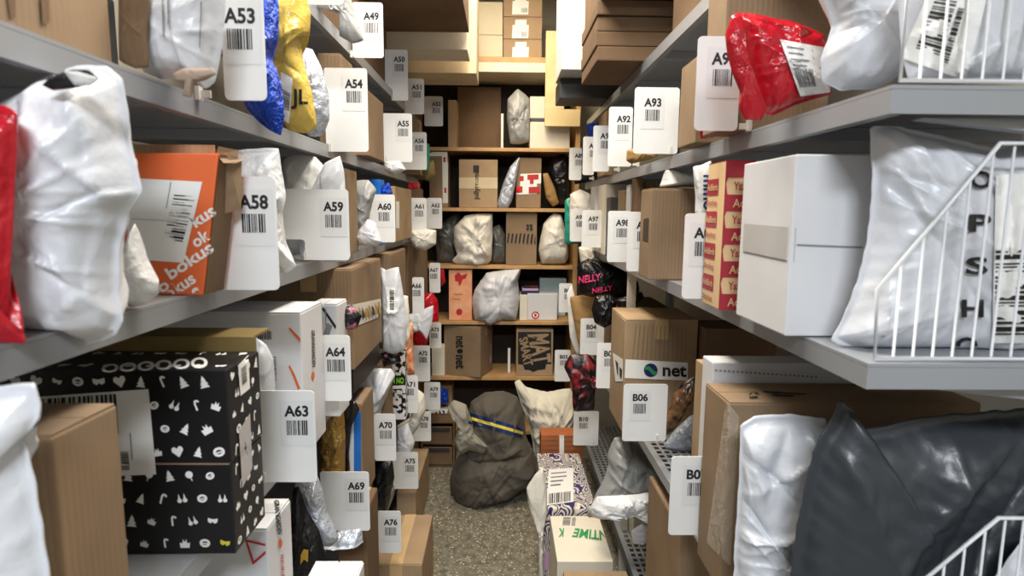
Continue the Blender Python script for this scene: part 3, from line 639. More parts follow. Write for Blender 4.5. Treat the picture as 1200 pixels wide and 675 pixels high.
for k in range(9):
    u = k/9; L.append(('poly', [(u, rn.uniform(.1, .4)), (u+.07, rn.uniform(.1, .5)), (u+.09, rn.uniform(.6, .9)), (u+.02, .8)], gold if k % 3 else ink))
decal(r, 'printed_tape', [(413, 357), (446, 350), (448, 370), (413, 384)], L, 8)
decal(r, 'printed_tape', [(383, 360), (411, 357), (411, 383), (383, 388)], L, 6)
bag('bundle of glossy dark magazines sticking out beside the banded carton', [(394, 364), (410, 358), (424, 370), (418, 385), (405, 386), (396, 380)], 1.69, .02, magm, seed=34, name='magazine_bundle', cat='magazines')
bag('dark printed bag edge beneath the brown banded carton', [(446, 414), (466, 408), (470, 424), (450, 430)], 2.32, .02, magm, seed=35)
r = bag('tall white mailer with a barcode, standing right of the banded carton', [(445, 313), (452, 316), (467, 313), (472, 340), (477, 380), (474, 410), (460, 415), (449, 410), (447, 360)], 2.28, .03, pw, seed=36, wr=.6)
decal(r, 'shipping_label', [(452, 336), (463, 337), (463, 368), (453, 368)], [('q', (0, 0, 1, 1), paper), ('bars', (.4, .1, .9, .9), 6, False, ink), ('q', (.05, .1, .12, .9), lblue)], 5)
bag('flat pale mailer directly behind the tall white mailer', [(437, 345), (478, 347), (480, 395), (476, 402), (437, 400)], 2.36, .01, pw2, seed=37)
sbox('kraft carton standing behind the banded carton', 'L', 457, 291, 475, -.45, .25, 1.031, tan, tapem=tape)
sbox('tall narrow kraft carton behind card A66', 'L', 478, 284, 485.5, -.476, .25, 1.031, tan3)
sbox('tall narrow kraft carton between cards A66 and A67', 'L', 494, 286, 501, -.45, .3, 1.031, tan)
bag('red plastic bag bulging out above card A73', [(469, 352), (486, 350), (497, 345), (506, 342), (513, 352), (514, 376), (506, 378), (500, 405), (484, 408), (480, 385)], 3.30, .025, pred, seed=38)
bag('white plastic bag hung over the red bag right of card A66', [(468, 373), (480, 368), (495, 363), (508, 358), (506, 380), (500, 398), (492, 388), (484, 390)], 2.97, .015, pw, seed=39)
bag('strip of orange striped film hanging left of card A72', [(452, 410), (456, 402), (475, 396), (475, 380), (484, 378), (484, 410), (486, 438), (476, 440), (473, 410)], 2.75, .02, porg, seed=40)
bag('small crimson packet at the left of the orange carton', [(515, 317), (520, 315), (522, 330), (517, 336)], 3.736, .015, pred, seed=41)
# --- knee height (.66)
r = gross('white carton with red triangle and vertical lettering, below card A63', 311, 565, 339, .662, .985, .2, [(327, 586), (331, 626), (325, 626), (321, 586)], [(326, 630), (331, 630), (331, 643), (326, 643)])
decal(r, 'red_triangle', [(287, 632), (311, 632), (311, 662), (287, 662)], [('poly', [(0, 0), (1, .18), (1, .27), (.08, .1)], redink), ('poly', [(0, .03), (.1, .05), (.46, .9), (.38, 1)], redink), ('poly', [(.38, 1), (.4, .88), (1, .45), (1, .57)], redink)])
decal(r, 'red_fine_print', [(329, 650), (336, 650), (337, 690), (331, 690)], [('bars', (0, 0, .5, 1), 2, False, redink)])
r = bag('shiny black bag with a gold patch, beside the lower white carton', [(343, 575), (350, 570), (360, 598), (374, 622), (383, 655), (380, 664), (362, 675), (362, 745), (335, 745), (340, 640)], 1.40, .03, pblk, seed=43, zmin=.662)
decal(r, 'gold_patch', [(351, 646), (361, 641), (363, 658), (352, 662)], [('poly', [(.1, .3), (.5, 0), (1, .2), (.8, 1), (.4, .7), (0, 1)], gold)])
bag('silver grey mailer hanging below card A63', [(345, 565), (372, 558), (378, 575), (383, 600), (392, 618), (397, 632), (387, 640), (374, 639), (364, 622), (352, 598)], 1.5, .04, psil, seed=44, wr=1.5)
bag('grey blue mailer under card A69', [(362, 640), (380, 630), (400, 622), (424, 620), (426, 650), (422, 690), (370, 690)], 1.6, .035, psil, seed=45, zmin=.662)
a_ = aty(374, 705, 1.14); c_ = atz(374, 657, a_.z)
box('white carton at the bottom edge, below the grey blue mailer', max(-.446, aty(344, 700, 1.14).x), aty(407, 700, 1.14).x, 1.14, c_.y, 0, a_.z, wbox)
bag('crumpled gold foil packet above card A69', [(376, 480), (388, 471), (402, 474), (405, 510), (404, 560), (404, 625), (374, 625)], 1.77, .03, pgold, seed=46, zmin=.662, wr=1.6)
bag('black plastic wrap at the right of the gold foil packet', [(398, 472), (416, 470), (421, 480), (412, 500), (409, 530), (410, 552), (400, 552)], 1.81, .012, pblk, seed=47)
r = sbox('brown carton with a blue and white end, above card A69', 'L', 423, 466, 438, -.44, .09, .662, tan)
decal(r, 'blue_print', [(409, 468), (423, 468), (423, 556), (409, 556)], [('q', (.4, 0, 1, 1), blue), ('q', (0, .25, .4, 1), wbox)])
bag('white plastic bag spilling out above card A70', [(412, 441), (425, 432), (458, 432), (463, 440), (455, 460), (447, 480), (440, 520), (440, 545), (418, 545), (416, 470)], 2.27, .05, pw, seed=48, zmin=.662)
sbox('kraft carton behind the white bag above card A70', 'L', 451, 428, 460, -.46, .2, .662, tan)
r = fbox('pack wrapped in black and white patterned film, above card A70', 449, 412, 475, 500, 2.60, .06, zeb, z0=.662, flaps=False, name='patterned_pack', cat='pack')
decal(r, 'printed_band', [(456, 440), (475, 440), (475, 452), (456, 452)], [('q', (0, 0, 1, 1), blackb), ('text', 'N NO', (.15, .2, .9, .8), lime)])
decal(r, 'printed_band', [(460, 452), (476, 451), (476, 455), (460, 456)], [('q', (0, 0, 1, 1), paper)])
bag('white plastic bag bulging out under card A71', [(464, 500), (480, 492), (486, 470), (489, 456), (497, 462), (499, 480), (490, 501), (476, 520), (466, 516)], 2.86, .04, pw2, seed=49)
bag('white crinkled bag above card A75', [(466, 502), (478, 496), (486, 518), (482, 533), (470, 545), (462, 540)], 2.72, .03, pw, seed=50)
# --- lowest shelf and floor, left
box('brown carton end under card A69', -.488, -.40, 1.70, 1.86, 0, .70, tan3, tapem=tape)
bag('black plastic bag hanging under card A70', [(436, 545), (445, 538), (460, 540), (462, 560), (456, 590), (454, 598), (440, 598), (438, 580)], 2.42, .03, pblk, seed=51)
r = box('kraft carton with a cut-out handle below card A75', -.494, -.405, 2.72, 3.25, 0, .285, tan2)
decal(r, 'handle_hole', [(462, 575), (474, 570), (474, 582), (462, 588)], [('poly', [(0, .1), (1, 0), (1, 1), (0, 1)], hole)])
r = box('big kraft carton standing on the floor by card A76', -.49, -.295, 2.12, 2.49, 0, .268, tan2, tapem=tape)
# ================================================================== RIGHT RACK
# --- under the ceiling (2.13)
box('shallow black tray under the big white carton, high on the right', .27, .78, 2.92, 3.14, 2.131, 2.222, darkp, flaps=False, name='plastic_tray', cat='tray')
box('big white carton high on the right, over the black tray', .262, .80, 2.76, 3.06, 2.226, 2.75, wbox, tapem=wtape)
for k in range(4):
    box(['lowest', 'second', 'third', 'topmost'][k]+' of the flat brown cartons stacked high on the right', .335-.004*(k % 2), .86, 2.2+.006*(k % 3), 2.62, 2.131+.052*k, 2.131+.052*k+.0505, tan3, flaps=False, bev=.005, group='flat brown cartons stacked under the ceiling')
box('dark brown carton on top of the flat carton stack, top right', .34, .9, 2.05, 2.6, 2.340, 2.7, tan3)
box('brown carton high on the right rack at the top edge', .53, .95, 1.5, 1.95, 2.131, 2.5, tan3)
# --- second from top (1.765)
bag('white plastic bag on the upper right shelf, behind the wire guard', [(958, -30), (1056, -30), (1060, 40), (1056, 86), (1030, 103), (985, 106), (964, 96), (962, 70), (975, 30)], .95, .05, pw, seed=61, zmin=1.767, wr=1.2)
r = bag('white mailer with barcode label behind the upper wire guard', [(1056, -30), (1260, -30), (1260, 93), (1064, 91)], .84, .03, pw, seed=62, zmin=1.767, wr=.5)
decal(r, 'shipping_label', [(1100, -12), (1136, -8), (1108, 84), (1068, 70)], [('q', (-.3, -.1, 1.6, 1.02), paper), ('bars', (0, 0, .7, .85), 5, False, ink), ('bars', (.8, .2, 1, .95), 6, False, ink)], 8)
r = bag('red shiny mailer with white address label, drooping over the upper right shelf', [(864, 20), (876, 15), (930, 26), (964, 40), (973, 60), (970, 95), (975, 110), (935, 122), (905, 136), (885, 128), (874, 80)], 1.06, .035, pred, seed=63, wr=1.1)
bag(None, [(850, 40), (858, 18), (869, 14), (872, 40), (880, 75), (898, 125), (892, 141), (873, 140), (866, 126), (868, 110), (858, 85), (852, 62)], 1.03, .012, pred, root=r, part='seal_flap', seed=64)
shiplabel(r, [(914, 46), (968, 56), (973, 108), (938, 113)], 4, True, (.1, .5, .6, .85))
decal(r, 'barcode', [(951, 55), (966, 58), (968, 86), (956, 86)], [('bars', (0, 0, 1, 1), 3, False, ink)])
fbox('brown carton behind the red mailer', 849, -30, 975, 150, 1.235, .11, tan, z0=1.765)
bag('small red packet under card A94', [(819, 146), (849, 148), (850, 158), (822, 163)], 1.365, .012, pred, seed=65)
sbox('brown carton standing left of card A94', 'R', 819, 64, 799, .462, .3, 1.765, tan)
fbox('brown book carton between cards A91 and A92', 709, 130, 719, 200, 2.75, .2, tan2, z0=1.765)
bag('blue crumpled packet behind card A91', [(687, 146), (695, 143), (710, 147), (710, 158), (690, 162)], 3.0, .03, pblue, seed=66)
bag('crushed brown paper packet between cards A92 and A93', [(735, 176), (748, 172), (770, 174), (770, 184), (757, 188), (740, 192), (734, 188)], 2.05, .03, pkraft, seed=67)
bag('dark packet at the far end of the upper right shelf', [(671, 200), (680, 196), (700, 200), (700, 210), (674, 216)], 3.45, .02, pblk, seed=68)
# --- eye level (1.398)
r = bag('large white mailer with column of black letters, behind the wire guard', [(1020, 152), (1034, 140), (1060, 149), (1165, 174), (1185, 166), (1260, 165), (1260, 416), (1060, 413), (1000, 411), (974, 399), (984, 380), (1005, 330), (1018, 270), (1022, 210)], .885, .055, pw, seed=71, tb=.03, zmin=1.40, nc=20)
for ch, cx, cy in (('O', 1150, 211), ('P', 1149, 262), ('S', 1145, 312), ('H', 1140, 362), ('O', 1133, 406)):
    decal(r, 'printed_letter', [(cx-13, cy-11), (cx+13, cy-11), (cx+13, cy+10), (cx-13, cy+10)], [('text', ch, (0, 0, 1, 1), ink)], off=.004)
decal(r, 'shipping_label', [(1167, 205), (1205, 203), (1203, 402), (1163, 402)], [('q', (0, 0, 1, 1), paper), ('bars', (.05, .45, .95, .98), 7, False, ink)], 12, off=.003)
r = box('white corrugated carton with a grey tape strip, left of the lettered mailer', .465, .72, .955, 1.16, 1.399, 1.693, wbox, flaps=False)
decal(r, 'grey_tape', [(872, 262), (933, 267), (931, 307), (870, 294)], [('q', (0, 0, 1, 1), gtape)])
decal(r, 'flap_gap', [(934, 286), (1011, 289), (1011, 291), (934, 288)], [('q', (0, 0, 1, 1), grayink)])
r = sbox('narrow maroon and beige printed carton beside the white corrugated carton', 'R', 851, 188, 831, .452, .06, 1.399, kraftp, flaps=False, bev=.002)
mb = MB(); ms = [red2, kraftp]; o_ = r.location; H = atx(851, 188, .452).z-1.399; ya = atx(851, 188, .452).y; yb = atx(831, 188, .452).y; lw = yb-ya
for i in range(9):
    za = 1.399+H*i/9; zb = za+H/9
    if i % 2: 
        mb.add([(.4512, ya+lw*.35, za), (.4512, yb, za), (.4512, yb, zb), (.4512, ya+lw*.35, zb)], [(0, 1, 2, 3)])
    else:
        mb.add([(.4512, ya, za), (.4512, ya+lw*.3, za), (.4512, ya+lw*.3, zb), (.4512, ya, zb)], [(0, 1, 2, 3)]) if False else None
        x_ = .452; mb.add([(x_, ya-.0008, za), (x_+.06, ya-.0008, za), (x_+.06, ya-.0008, zb), (x_, ya-.0008, zb)], [(0, 1, 2, 3)])
    if i % 2: mb.add([(.452, ya-.0008, za), (.458, ya-.0008, za), (.452, ya-.0008, zb)], [(0, 1, 2)]); mb.add([(.452, ya-.0008, zb), (.458, ya-.0008, zb), (.452, ya-.0008, (za+zb)/2)], [(0, 1, 2)])
mb.box(.4514, .513, ya-.0006, yb, 1.399+H, 1.399+H+.0008, 0)
mb.build('printed_pattern', ms, r, r.location)
for i in range(8):
    s, m_ = ('Adlibris', kraftp) if i % 2 else ('Discshop', red2)
    ty = V((0, 0, 1.399+H*(i+.5)/9))
    tv, tf, ar = text(s, .012); hh = H/9*.42
    mesh_obj('printed_lettering', [(.4503, yb-.004-(lw*.6)*a_, ty.z+hh/2-hh*b_) for a_, b_ in tv], tf, m_, None, r, r.location)
    s2, m2 = ('Ad', kraftp) if i % 2 == 0 else ('Yaz', red2)
    tv, tf, ar = text(s2, .012); hh = H/9*.5
    mesh_obj('printed_lettering', [(.470+.024*a_, ya-.0016, ty.z+hh/2-hh*b_) for a_, b_ in tv], tf, m2, None, r, r.location)
r = bag('white mailer with blue vertical lettering above card A01', [(812, 196), (822, 193), (833, 189), (835, 210), (831, 235), (836, 300), (836, 345), (812, 345), (815, 230)], 1.42, .02, pclear, seed=72, zmin=1.40)
decal(r, 'printed_lettering', [(833, 205), (834, 246), (824, 246), (824, 205)], [('text', 'mmo', (0, 0, 1, 1), navy)])
r = box('brown corrugated carton with handle hole, at eye level on the right', .44, .585, 1.765, 1.90, 1.399, 1.670, tan, lean=0)
decal(r, 'handle_hole', [(754, 257), (760, 255), (759, 283), (753, 281)], [('q', (0, 0, 1, 1), hole)])
bag('white mailer lying on top of the brown handled carton', [(774, 216), (781, 198), (815, 203), (842, 212), (842, 219), (774, 219)], 1.83, .045, pclear, seed=73)
for i, (a_, b_, t_, Y, m_, lb) in enumerate(((737, 744, 216, 2.42, wbox, 'thin white cardboard envelope upright behind card A99'), (744, 752, 208, 2.26, tan3, 'dark brown cardboard envelope upright right of the thin white one'), (756, 766, 206, 2.5, tan, 'kraft cardboard envelope upright behind the brown handled carton'))):
    fbox(lb, a_, t_, b_, 300, Y, .07, m_, z0=1.399, flaps=False, name='book_mailer', cat='envelope')
fbox('brown book box above card A98', 729, 223, 741, 280, 2.5, .1, tan, z0=1.399, flaps=False)
fbox('black box standing above card A98', 715, 231, 732, 280, 2.62, .1, darkp, z0=1.399, flaps=False)
fbox('cream carton behind the black box above card A98', 709, 215, 733, 280, 2.78, .2, wbox2, z0=1.399)
fbox('narrow white carton above card A97', 697, 216, 710, 280, 3.02, .15, wbox, z0=1.399, flaps=False)
bag('white paper bag above card A96', [(668, 228), (680, 222), (692, 228), (699, 250), (697, 275), (668, 275)], 3.35, .04, pw2, seed=74, zmin=1.40)
bag('teal plastic packet above card A96', [(662, 235), (670, 231), (673, 248), (696, 252), (696, 282), (671, 286), (662, 285)], 3.5, .02, pteal, seed=75)
bag('white plastic bag hanging under card A97', [(678, 290), (690, 287), (702, 296), (706, 308), (694, 318), (682, 314)], 3.1, .03, pw2, seed=76)
# --- hip height (.807)
r = bag('large dark grey plastic mailer at the lower right corner', [(1300, 482), (1150, 482), (1080, 489), (1010, 504), (998, 480), (985, 467), (976, 488), (958, 515), (945, 560), (935, 610), (925, 690), (915, 900), (1300, 900)], .94, .06, pdk, seed=81, nc=26, zmin=.809, tb=.05, wr=.8, xc=1060)
bag('white plastic mailer left of the dark grey one, lower right', [(868, 500), (884, 488), (925, 485), (967, 491), (970, 520), (955, 580), (945, 640), (940, 800), (856, 800), (861, 640), (866, 560)], 1.06, .04, pw, seed=82, zmin=.809, tb=.03)
r = box('large brown carton wrapped in clear film behind the white mailer, lower right', .462, .98, 1.16, 1.30, .808, 1.220, tan, tapem=None)
decal(r, 'recycling_mark', [(878, 459), (890, 459), (889, 466), (876, 466)], [('poly', [(0, .5), (.3, 0), (.4, .1), (.15, .5)], ink), ('poly', [(.5, 0), (1, .3), (.9, .45), (.5, .15)], ink), ('poly', [(.1, .8), (.9, .7), (.9, 1), (.2, 1)], ink)])
decal(r, 'fine_print', [(895, 458), (945, 461), (945, 466), (895, 463)], [('q', (0, 0, 1, .3), ink), ('q', (.2, .6, .7, .9), ink)])
decal(r, 'clear_film', [(851, 470), (866, 488), (856, 664), (828, 636)], [('q', (0, 0, 1, 1), mat('clear_film', (226, 214, 196), .12, bump=.8, bscale=40, bdist=.006, kind='crinkle', alpha=.32))])
r = box('slim white carton with dotted tear line, behind the wrapped brown carton', .482, .95, 1.315, 1.385, .808, 1.262, wbox, flaps=False)
decal(r, 'dotted_line', [(838, 433), (960, 441), (960, 443), (838, 435)], [('q', (k/24, 0, k/24+.022, 1), grayink) for k in range(24)])
box('slim kraft carton behind the slim white one', .494, .9, 1.40, 1.47, .808, 1.232, tan2, flaps=False)
r = box('brown striped carton with white shop band, behind card B06', .44, .70, 2.075, 2.34, .808, 1.222, tan2, tapem=tape)
decal(r, 'printed_band', [(733, 421), (806, 425), (806, 446), (732, 443)], [('q', (0, 0, 1, 1), white), ('poly', [(.41+.11*cos(k*pi/12), .52+.37*sin(k*pi/12)) for k in range(24)], navy), ('poly', [(.31, .35), (.38, .3), (.48, .6), (.52, .55), (.51, .72), (.45, .78), (.37, .5), (.32, .52)], green), ('text', 'net', (.60, .2, .98, .82), ink)])
decal(r, 'corner_label', [(718, 413), (730, 421), (730, 447), (721, 447)], [('q', (0, 0, 1, 1), white), ('poly', [(.2, .2), (.5, .3), (.4, .8), (.3, .7)], ink), ('poly', [(.6, .4), (.9, .5), (.8, .9), (.6, .8)], ink)])
decal(r, 'printed_stripes', [(740, 380), (808, 384), (808, 422), (736, 420)], [('q', (k/14, 0, k/14+.012, 1), tan) for k in range(1, 14)])
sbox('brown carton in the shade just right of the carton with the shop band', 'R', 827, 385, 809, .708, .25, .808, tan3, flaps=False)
bag('leopard print packet with a teal band, right of card B06', [(770, 506), (784, 480), (789, 462), (800, 449), (815, 440), (819, 456), (806, 475), (796, 495), (786, 508), (775, 513)], 1.86, .03, leop, seed=83)
bag('silver grey mailer below the leopard packet', [(778, 522), (790, 505), (808, 488), (826, 480), (832, 505), (815, 527), (795, 532)], 1.92, .025, psil, seed=84)
bag('blue packet peeking out under the silver grey mailer', [(802, 520), (814, 512), (815, 536), (803, 538)], 1.93, .015, pblue, seed=85)
box('plain brown carton on the right under the black bags, behind card B04', .50, .8, 2.65, 3.15, .808, 1.150, tan3, flaps=False)
r = bag('black plastic bag with pink lettering, below the eye level shelf', [(676, 312), (690, 303), (725, 312), (748, 330), (748, 347), (700, 349), (680, 345)], 3.0, .05, pblk, seed=86, zmin=1.152)
decal(r, 'pink_lettering', [(678, 324), (704, 320), (704, 328), (678, 333)], [('text', 'NELLY', (0, 0, 1, 1), pink)], off=.004)
decal(r, 'pink_lettering', [(694, 338), (718, 334), (718, 340), (694, 344)], [('text', 'NELLY', (0, 0, 1, 1), pink)], off=.004)
bag('crumpled black foil bag right above card B04', [(693, 362), (698, 347), (715, 345), (723, 352), (720, 378), (708, 384), (697, 378)], 2.6, .03, pblk, seed=87, wr=1.8)
bag('black cable-tied bag on top of the shop carton', [(722, 352), (735, 346), (752, 342), (755, 350), (740, 358), (724, 360)], 2.5, .03, pblk, seed=88)
bag('brown padded envelope upright left of card B04', [(668, 348), (694, 345), (700, 350), (698, 380), (690, 398), (682, 413), (677, 400), (671, 370)], 3.08, .02, pkraft, seed=89, wr=.4, name='padded_envelope', cat='envelope')
bag('sheaf of white papers left of the brown padded envelope', [(664, 345), (670, 334), (678, 360), (700, 375), (700, 395), (683, 412), (676, 416), (668, 395)], 3.25, .01, paper, seed=90, wr=.2, name='paper_sheaf', cat='paper')
bag('wine red and black printed plastic bag hanging above card B10', [(661, 430), (668, 416), (690, 415), (699, 425), (726, 428), (726, 440), (698, 455), (696, 480), (672, 482), (670, 450)], 2.6, .03, pwine, seed=91, wr=1.5)
# --- perforated shelf and floor, right
bag('grey plastic mailer slumped over the low perforated shelf', [(712, 532), (720, 513), (735, 512), (750, 525), (766, 545), (788, 575), (800, 600), (780, 607), (690, 606), (693, 590), (706, 565), (713, 545)], 2.22, .06, pgrey, seed=92)
bag('milky plastic bag in front of the slumped grey mailer', [(690, 597), (700, 582), (740, 580), (768, 577), (778, 598), (776, 619), (760, 612), (745, 603), (715, 607), (694, 606)], 2.07, .04, pclear, seed=93, wr=1.5)
box('grey carton under the slumped grey mailer', .55, .76, 2.30, 2.6, .254, .455, wbox2)
box('brown carton on the low perforated shelf, below card B07', .5, .8, 1.54, 1.90, .254, .722, tan, flaps=True)
bag('small white packet on the low perforated shelf', [(740, 622), (752, 614), (768, 620), (768, 636), (742, 638)], 2.1, .02, pw, seed=94)
r = fbox('tall pack in purple and green swirl print standing on the floor', 637, 596, 697, 740, 2.46, .6, swirl, z0=0, flaps=False, name='swirl_pack', cat='pack')
shiplabel(r, [(643, 550), (672, 548), (672, 588), (641, 592)], 6, True, (.05, .68, .95, .95))
decal(r, 'lilac_panel', [(638, 646), (656, 646), (656, 690), (638, 690)], [('q', (0, 0, 1, 1), lil)])
a_ = aty(653, 658, 2.1); b_ = aty(728, 658, 2.1)
r = box('white carton with upside-down green lettering on the floor at right', a_.x, .43, 2.1, 2.44, 0, a_.z, wbox2, flaps=False)
decal(r, 'green_lettering', [(713, 634), (670, 629), (674, 619), (711, 622)], [('text', 'NTIME', (0, 0, 1, 1), green)])
decal(r, 'green_lettering', [(660, 629), (654, 629), (655, 619), (661, 619)], [('text', 'K', (0, 0, 1, 1), green)])
decal(r, 'grey_stamp', [(660, 606), (675, 606), (674, 616), (659, 616)], [('bars', (0, 0, .6, 1), 3, False, grayink), ('bars', (.7, 0, 1, 1), 4, False, grayink)])
box('kraft carton at the bottom edge in front of the white lettered carton', .235, .47, 1.72, 2.05, 0, aty(700, 669, 2.05).z, tan2)
r = fbox('orange brown slatted carton behind the swirl pack', 634, 510, 683, 530, 3.1, .12, brownp, z0=0, flaps=False)
L = []
for k in range(4): L += [('q', (0, .02+k*.25, .42, .06+k*.25), tan3), ('q', (.56, .06+k*.25, 1, .1+k*.25), tan3)]
decal(r, 'slat_lines', [(634, 510), (683, 510), (683, 532), (634, 532)], L+[('q', (.44, 0, .55, 1), paper)])
bag('crumpled white bag on the floor left of the swirl pack', [(617, 572), (627, 556), (636, 547), (641, 575), (641, 600), (637, 625), (637, 700), (632, 702), (630, 622), (623, 604), (619, 590)], 2.41, .025, pw2, seed=95, wr=1.4, zmin=.004)
bag('white canvas sack leaning at the far right of the floor', [(603, 448), (609, 445), (616, 453), (640, 459), (668, 455), (676, 470), (676, 560), (676, 578), (632, 578), (628, 545), (621, 500), (611, 475)], 3.42, .07, canvas2, seed=96, zmin=.004, tb=.05, name='canvas_sack', cat='sack')
# --- the grey sack
r = bag('big grey canvas sack with yellow and blue stripe slumped on the floor', [(527, 562), (533, 540), (545, 525), (575, 528), (600, 520), (624, 526), (632, 546), (628, 562), (605, 578), (575, 588), (545, 595), (530, 592)], 3.2, .17, canvas, name='sack', cat='sack', part='lower_bag', seed=101, tb=.15, wr=.75, nc=26, zmin=.003)
bag(None, [(536, 545), (545, 520), (548, 490), (552, 471), (568, 460), (590, 458), (606, 465), (613, 482), (617, 512), (628, 535), (600, 552), (565, 555)], 3.22, .13, canvas, root=r, part='upper_bag', seed=102, tb=.1, wr=.75, nc=26)
bag(None, [(524, 478), (532, 469), (546, 474), (552, 490), (556, 508), (572, 524), (566, 532), (550, 528), (540, 533), (532, 520), (536, 500)], 3.07, .045, canvas3, root=r, part='neck_cloth', seed=103, wr=1.6)
decal(r, 'stripe', [(549, 483), (614, 502), (612, 513), (549, 496)], [('q', (0, 0, 1, 1), navy), ('q', (0, .36, 1, .66), yel)], 14, label='navy blue stripe with yellow centre', off=.004)

# ================================================================== BOOKCASE
def bb(lab, p0, q0, p1, q1, m, z0, Y=3.80, d=.26, **k): return fbox(lab, p0, q0, p1, q1, Y, d, m, z0=z0, **k)
zt = 2.531
r = bb('lower of two grey beige cartons on top of the bookcase', 543, 41, 589, 75, beige, zt); z2 = aty(566, 41, 3.8).z
bb('upper of two grey beige cartons on top of the bookcase', 543, 2, 589, 40, beige, z2+.001)
zz = zt; tops = [46, 20, -8]
for k, lb in enumerate(('lowest', 'middle', 'topmost')):
    r = bb(lb+' of three small kraft cartons stacked on top of the bookcase', 590, tops[k], 635, 75, tan2, zz, group='small kraft cartons on the bookcase')
    zz = aty(612, tops[k], 3.8).z+.001; t_ = tops[k]
    decal(r, 'white_label', [(601, t_+3), (620, t_+3), (619, t_+25), (600, t_+25)], [('q', (.15, 0, .85, .3), paper), ('q', (0, .28, 1, 1), paper), ('bars', (.55, .65, .95, .9), k, True, grayink)])
z_ = 1.986
bb('tall kraft carton edge at the left of the open top compartment', 525, 117, 535, 165, tan2, z_, d=.2, flaps=False)
bb('dark brown cardboard sheet across the top compartment', 536, 102, 587, 166, tan3, z_, Y=4.0, d=.03, flaps=False, name='cardboard_sheet', cat='cardboard')
bb('thin white strip of board beside the grey upright mailer', 587, 133, 590, 165, paper, z_, Y=3.9, d=.02, flaps=False, name='board_strip', cat='board')
bag('grey plastic mailer with pointed top, upright in the top compartment', [(595, 116), (607, 104), (620, 115), (621, 140), (620, 166), (610, 169), (598, 168), (594, 140)], 3.79, .04, pgrey, seed=111)
bb('flat white carton at the right of the top compartment', 621, 143, 668, 168, wbox2, z_, Y=3.78)
zf = aty(645, 143, 3.78).z
bb('flat dark box on the flat white carton', 622, 139, 667, 143, darkp, zf+.001, Y=3.8, flaps=False); zf = aty(645, 139, 3.8).z
bb('small cream box on top of the flat dark box', 621, 113, 640, 138, wbox2, zf+.001, Y=3.8)
z_ = 1.618
r = bb('kraft carton with black vertical lettering and a dark square mark', 538, 187, 583, 240, tan2, z_, Y=3.78)
decal(r, 'paler_tape', [(538, 208), (583, 208), (583, 221), (538, 221)], [('q', (0, 0, 1, 1), tanp)])
decal(r, 'printed_lettering', [(555, 234), (555, 203), (563, 203), (563, 234)], [('text', 'jollyroom', (0, 0, 1, 1), ink), ('q', (1.02, -.05, 1.3, .8), ink)])
bag('white and silver mailer leaning between the two upright kraft cartons', [(609, 184), (607, 200), (604, 215), (600, 235), (592, 249), (585, 246), (583, 238), (590, 214), (598, 195)], 3.77, .025, psil, seed=112)
r = bb('kraft carton with red and white tape band', 605, 185, 634, 240, tan, z_, Y=3.80)
decal(r, 'warning_tape', [(605, 204), (634, 203), (634, 227), (605, 228)], [('q', (0, 0, 1, 1), white), ('q', (.0, .1, .3, .35), redink), ('q', (.45, .05, .9, .3), redink), ('q', (.55, .3, .7, .5), redink), ('q', (.0, .6, .25, .9), redink), ('q', (.5, .65, .95, .95), redink)])
bag('brown padded envelope tilted right of the red taped carton', [(636, 204), (642, 203), (650, 220), (655, 238), (648, 242), (640, 232)], 3.80, .015, pkraft, seed=113, name='padded_envelope', cat='envelope')
bag('black plastic bag at the right end of the second bookcase shelf', [(641, 200), (648, 185), (660, 180), (666, 185), (667, 238), (654, 240), (648, 220)], 3.86, .04, pblk, seed=114)
r = fbox('kraft carton with white tape stripes behind card A62', 503, 175, 525, 239, 3.78, .2, tan, z0=z_)
decal(r, 'white_tape', [(518, 178), (525, 178), (525, 238), (519, 238)], [('q', (0, 0, 1, 1), wtape), ('q', (.2, .1, .6, .2), redink), ('q', (.3, .7, .7, .8), redink)])
decal(r, 'white_tape', [(503, 177), (518, 177), (518, 183), (503, 183)], [('q', (0, 0, 1, 1), wtape)])
z_ = 1.259
bag('dark grey plastic bag at the left of the third bookcase shelf', [(510, 270), (525, 255), (539, 245), (540, 262), (536, 285), (535, 308), (512, 308)], 3.91, .05, pdg, seed=115)
bag('round white plastic bag on the third bookcase shelf, second from left', [(533, 265), (545, 253), (560, 250), (577, 251), (577, 280), (576, 305), (560, 317), (540, 314), (530, 305), (536, 298), (531, 285)], 3.80, .06, pw2, seed=116, wr=1.6)
bag('dark grey plastic bag right of the round white bag', [(576, 268), (585, 263), (592, 275), (593, 308), (576, 308), (578, 285)], 3.84, .04, pdg, seed=117)
r = bb('kraft carton with black hatched print on the third bookcase shelf', 593, 249, 629, 308, tan, z_, Y=3.79)
L = [('poly', [(k*.13+.04, .1+.03*(k % 3)), (k*.13+.10, .05), (k*.13+.05, .95), (k*.13, .85)], ink) for k in range(8)]
decal(r, 'printed_hatching', [(594, 272), (629, 273), (629, 287), (594, 286)], L); decal(r, 'printed_mark', [(617, 263), (624, 263), (624, 270), (617, 270)], [('q', (0, 0, .4, .4), ink), ('q', (.5, 0, 1, .4), ink), ('q', (0, .5, .4, 1), ink), ('q', (.6, .5, 1, 1), ink)])
bag('white plastic bag at the right end of the third bookcase shelf', [(631, 292), (637, 262), (648, 250), (658, 252), (664, 275), (666, 300), (662, 309), (635, 309)], 3.80, .07, pw2, seed=118)
z_ = .901
r = bb('upright orange carton with red splashes on the fourth bookcase shelf', 526, 316, 553, 373, salmon, z_, Y=3.78, d=.1, flaps=False)
Q_ = [(526, 316), (553, 316), (553, 373), (526, 373)]
decal(r, 'red_splash', Q_, [('poly', [(.25, .12), (.42, .05), (.55, .12), (.8, .08), (.74, .18), (.6, .2), (.52, .3), (.45, .34), (.4, .24), (.28, .24)], redink)])
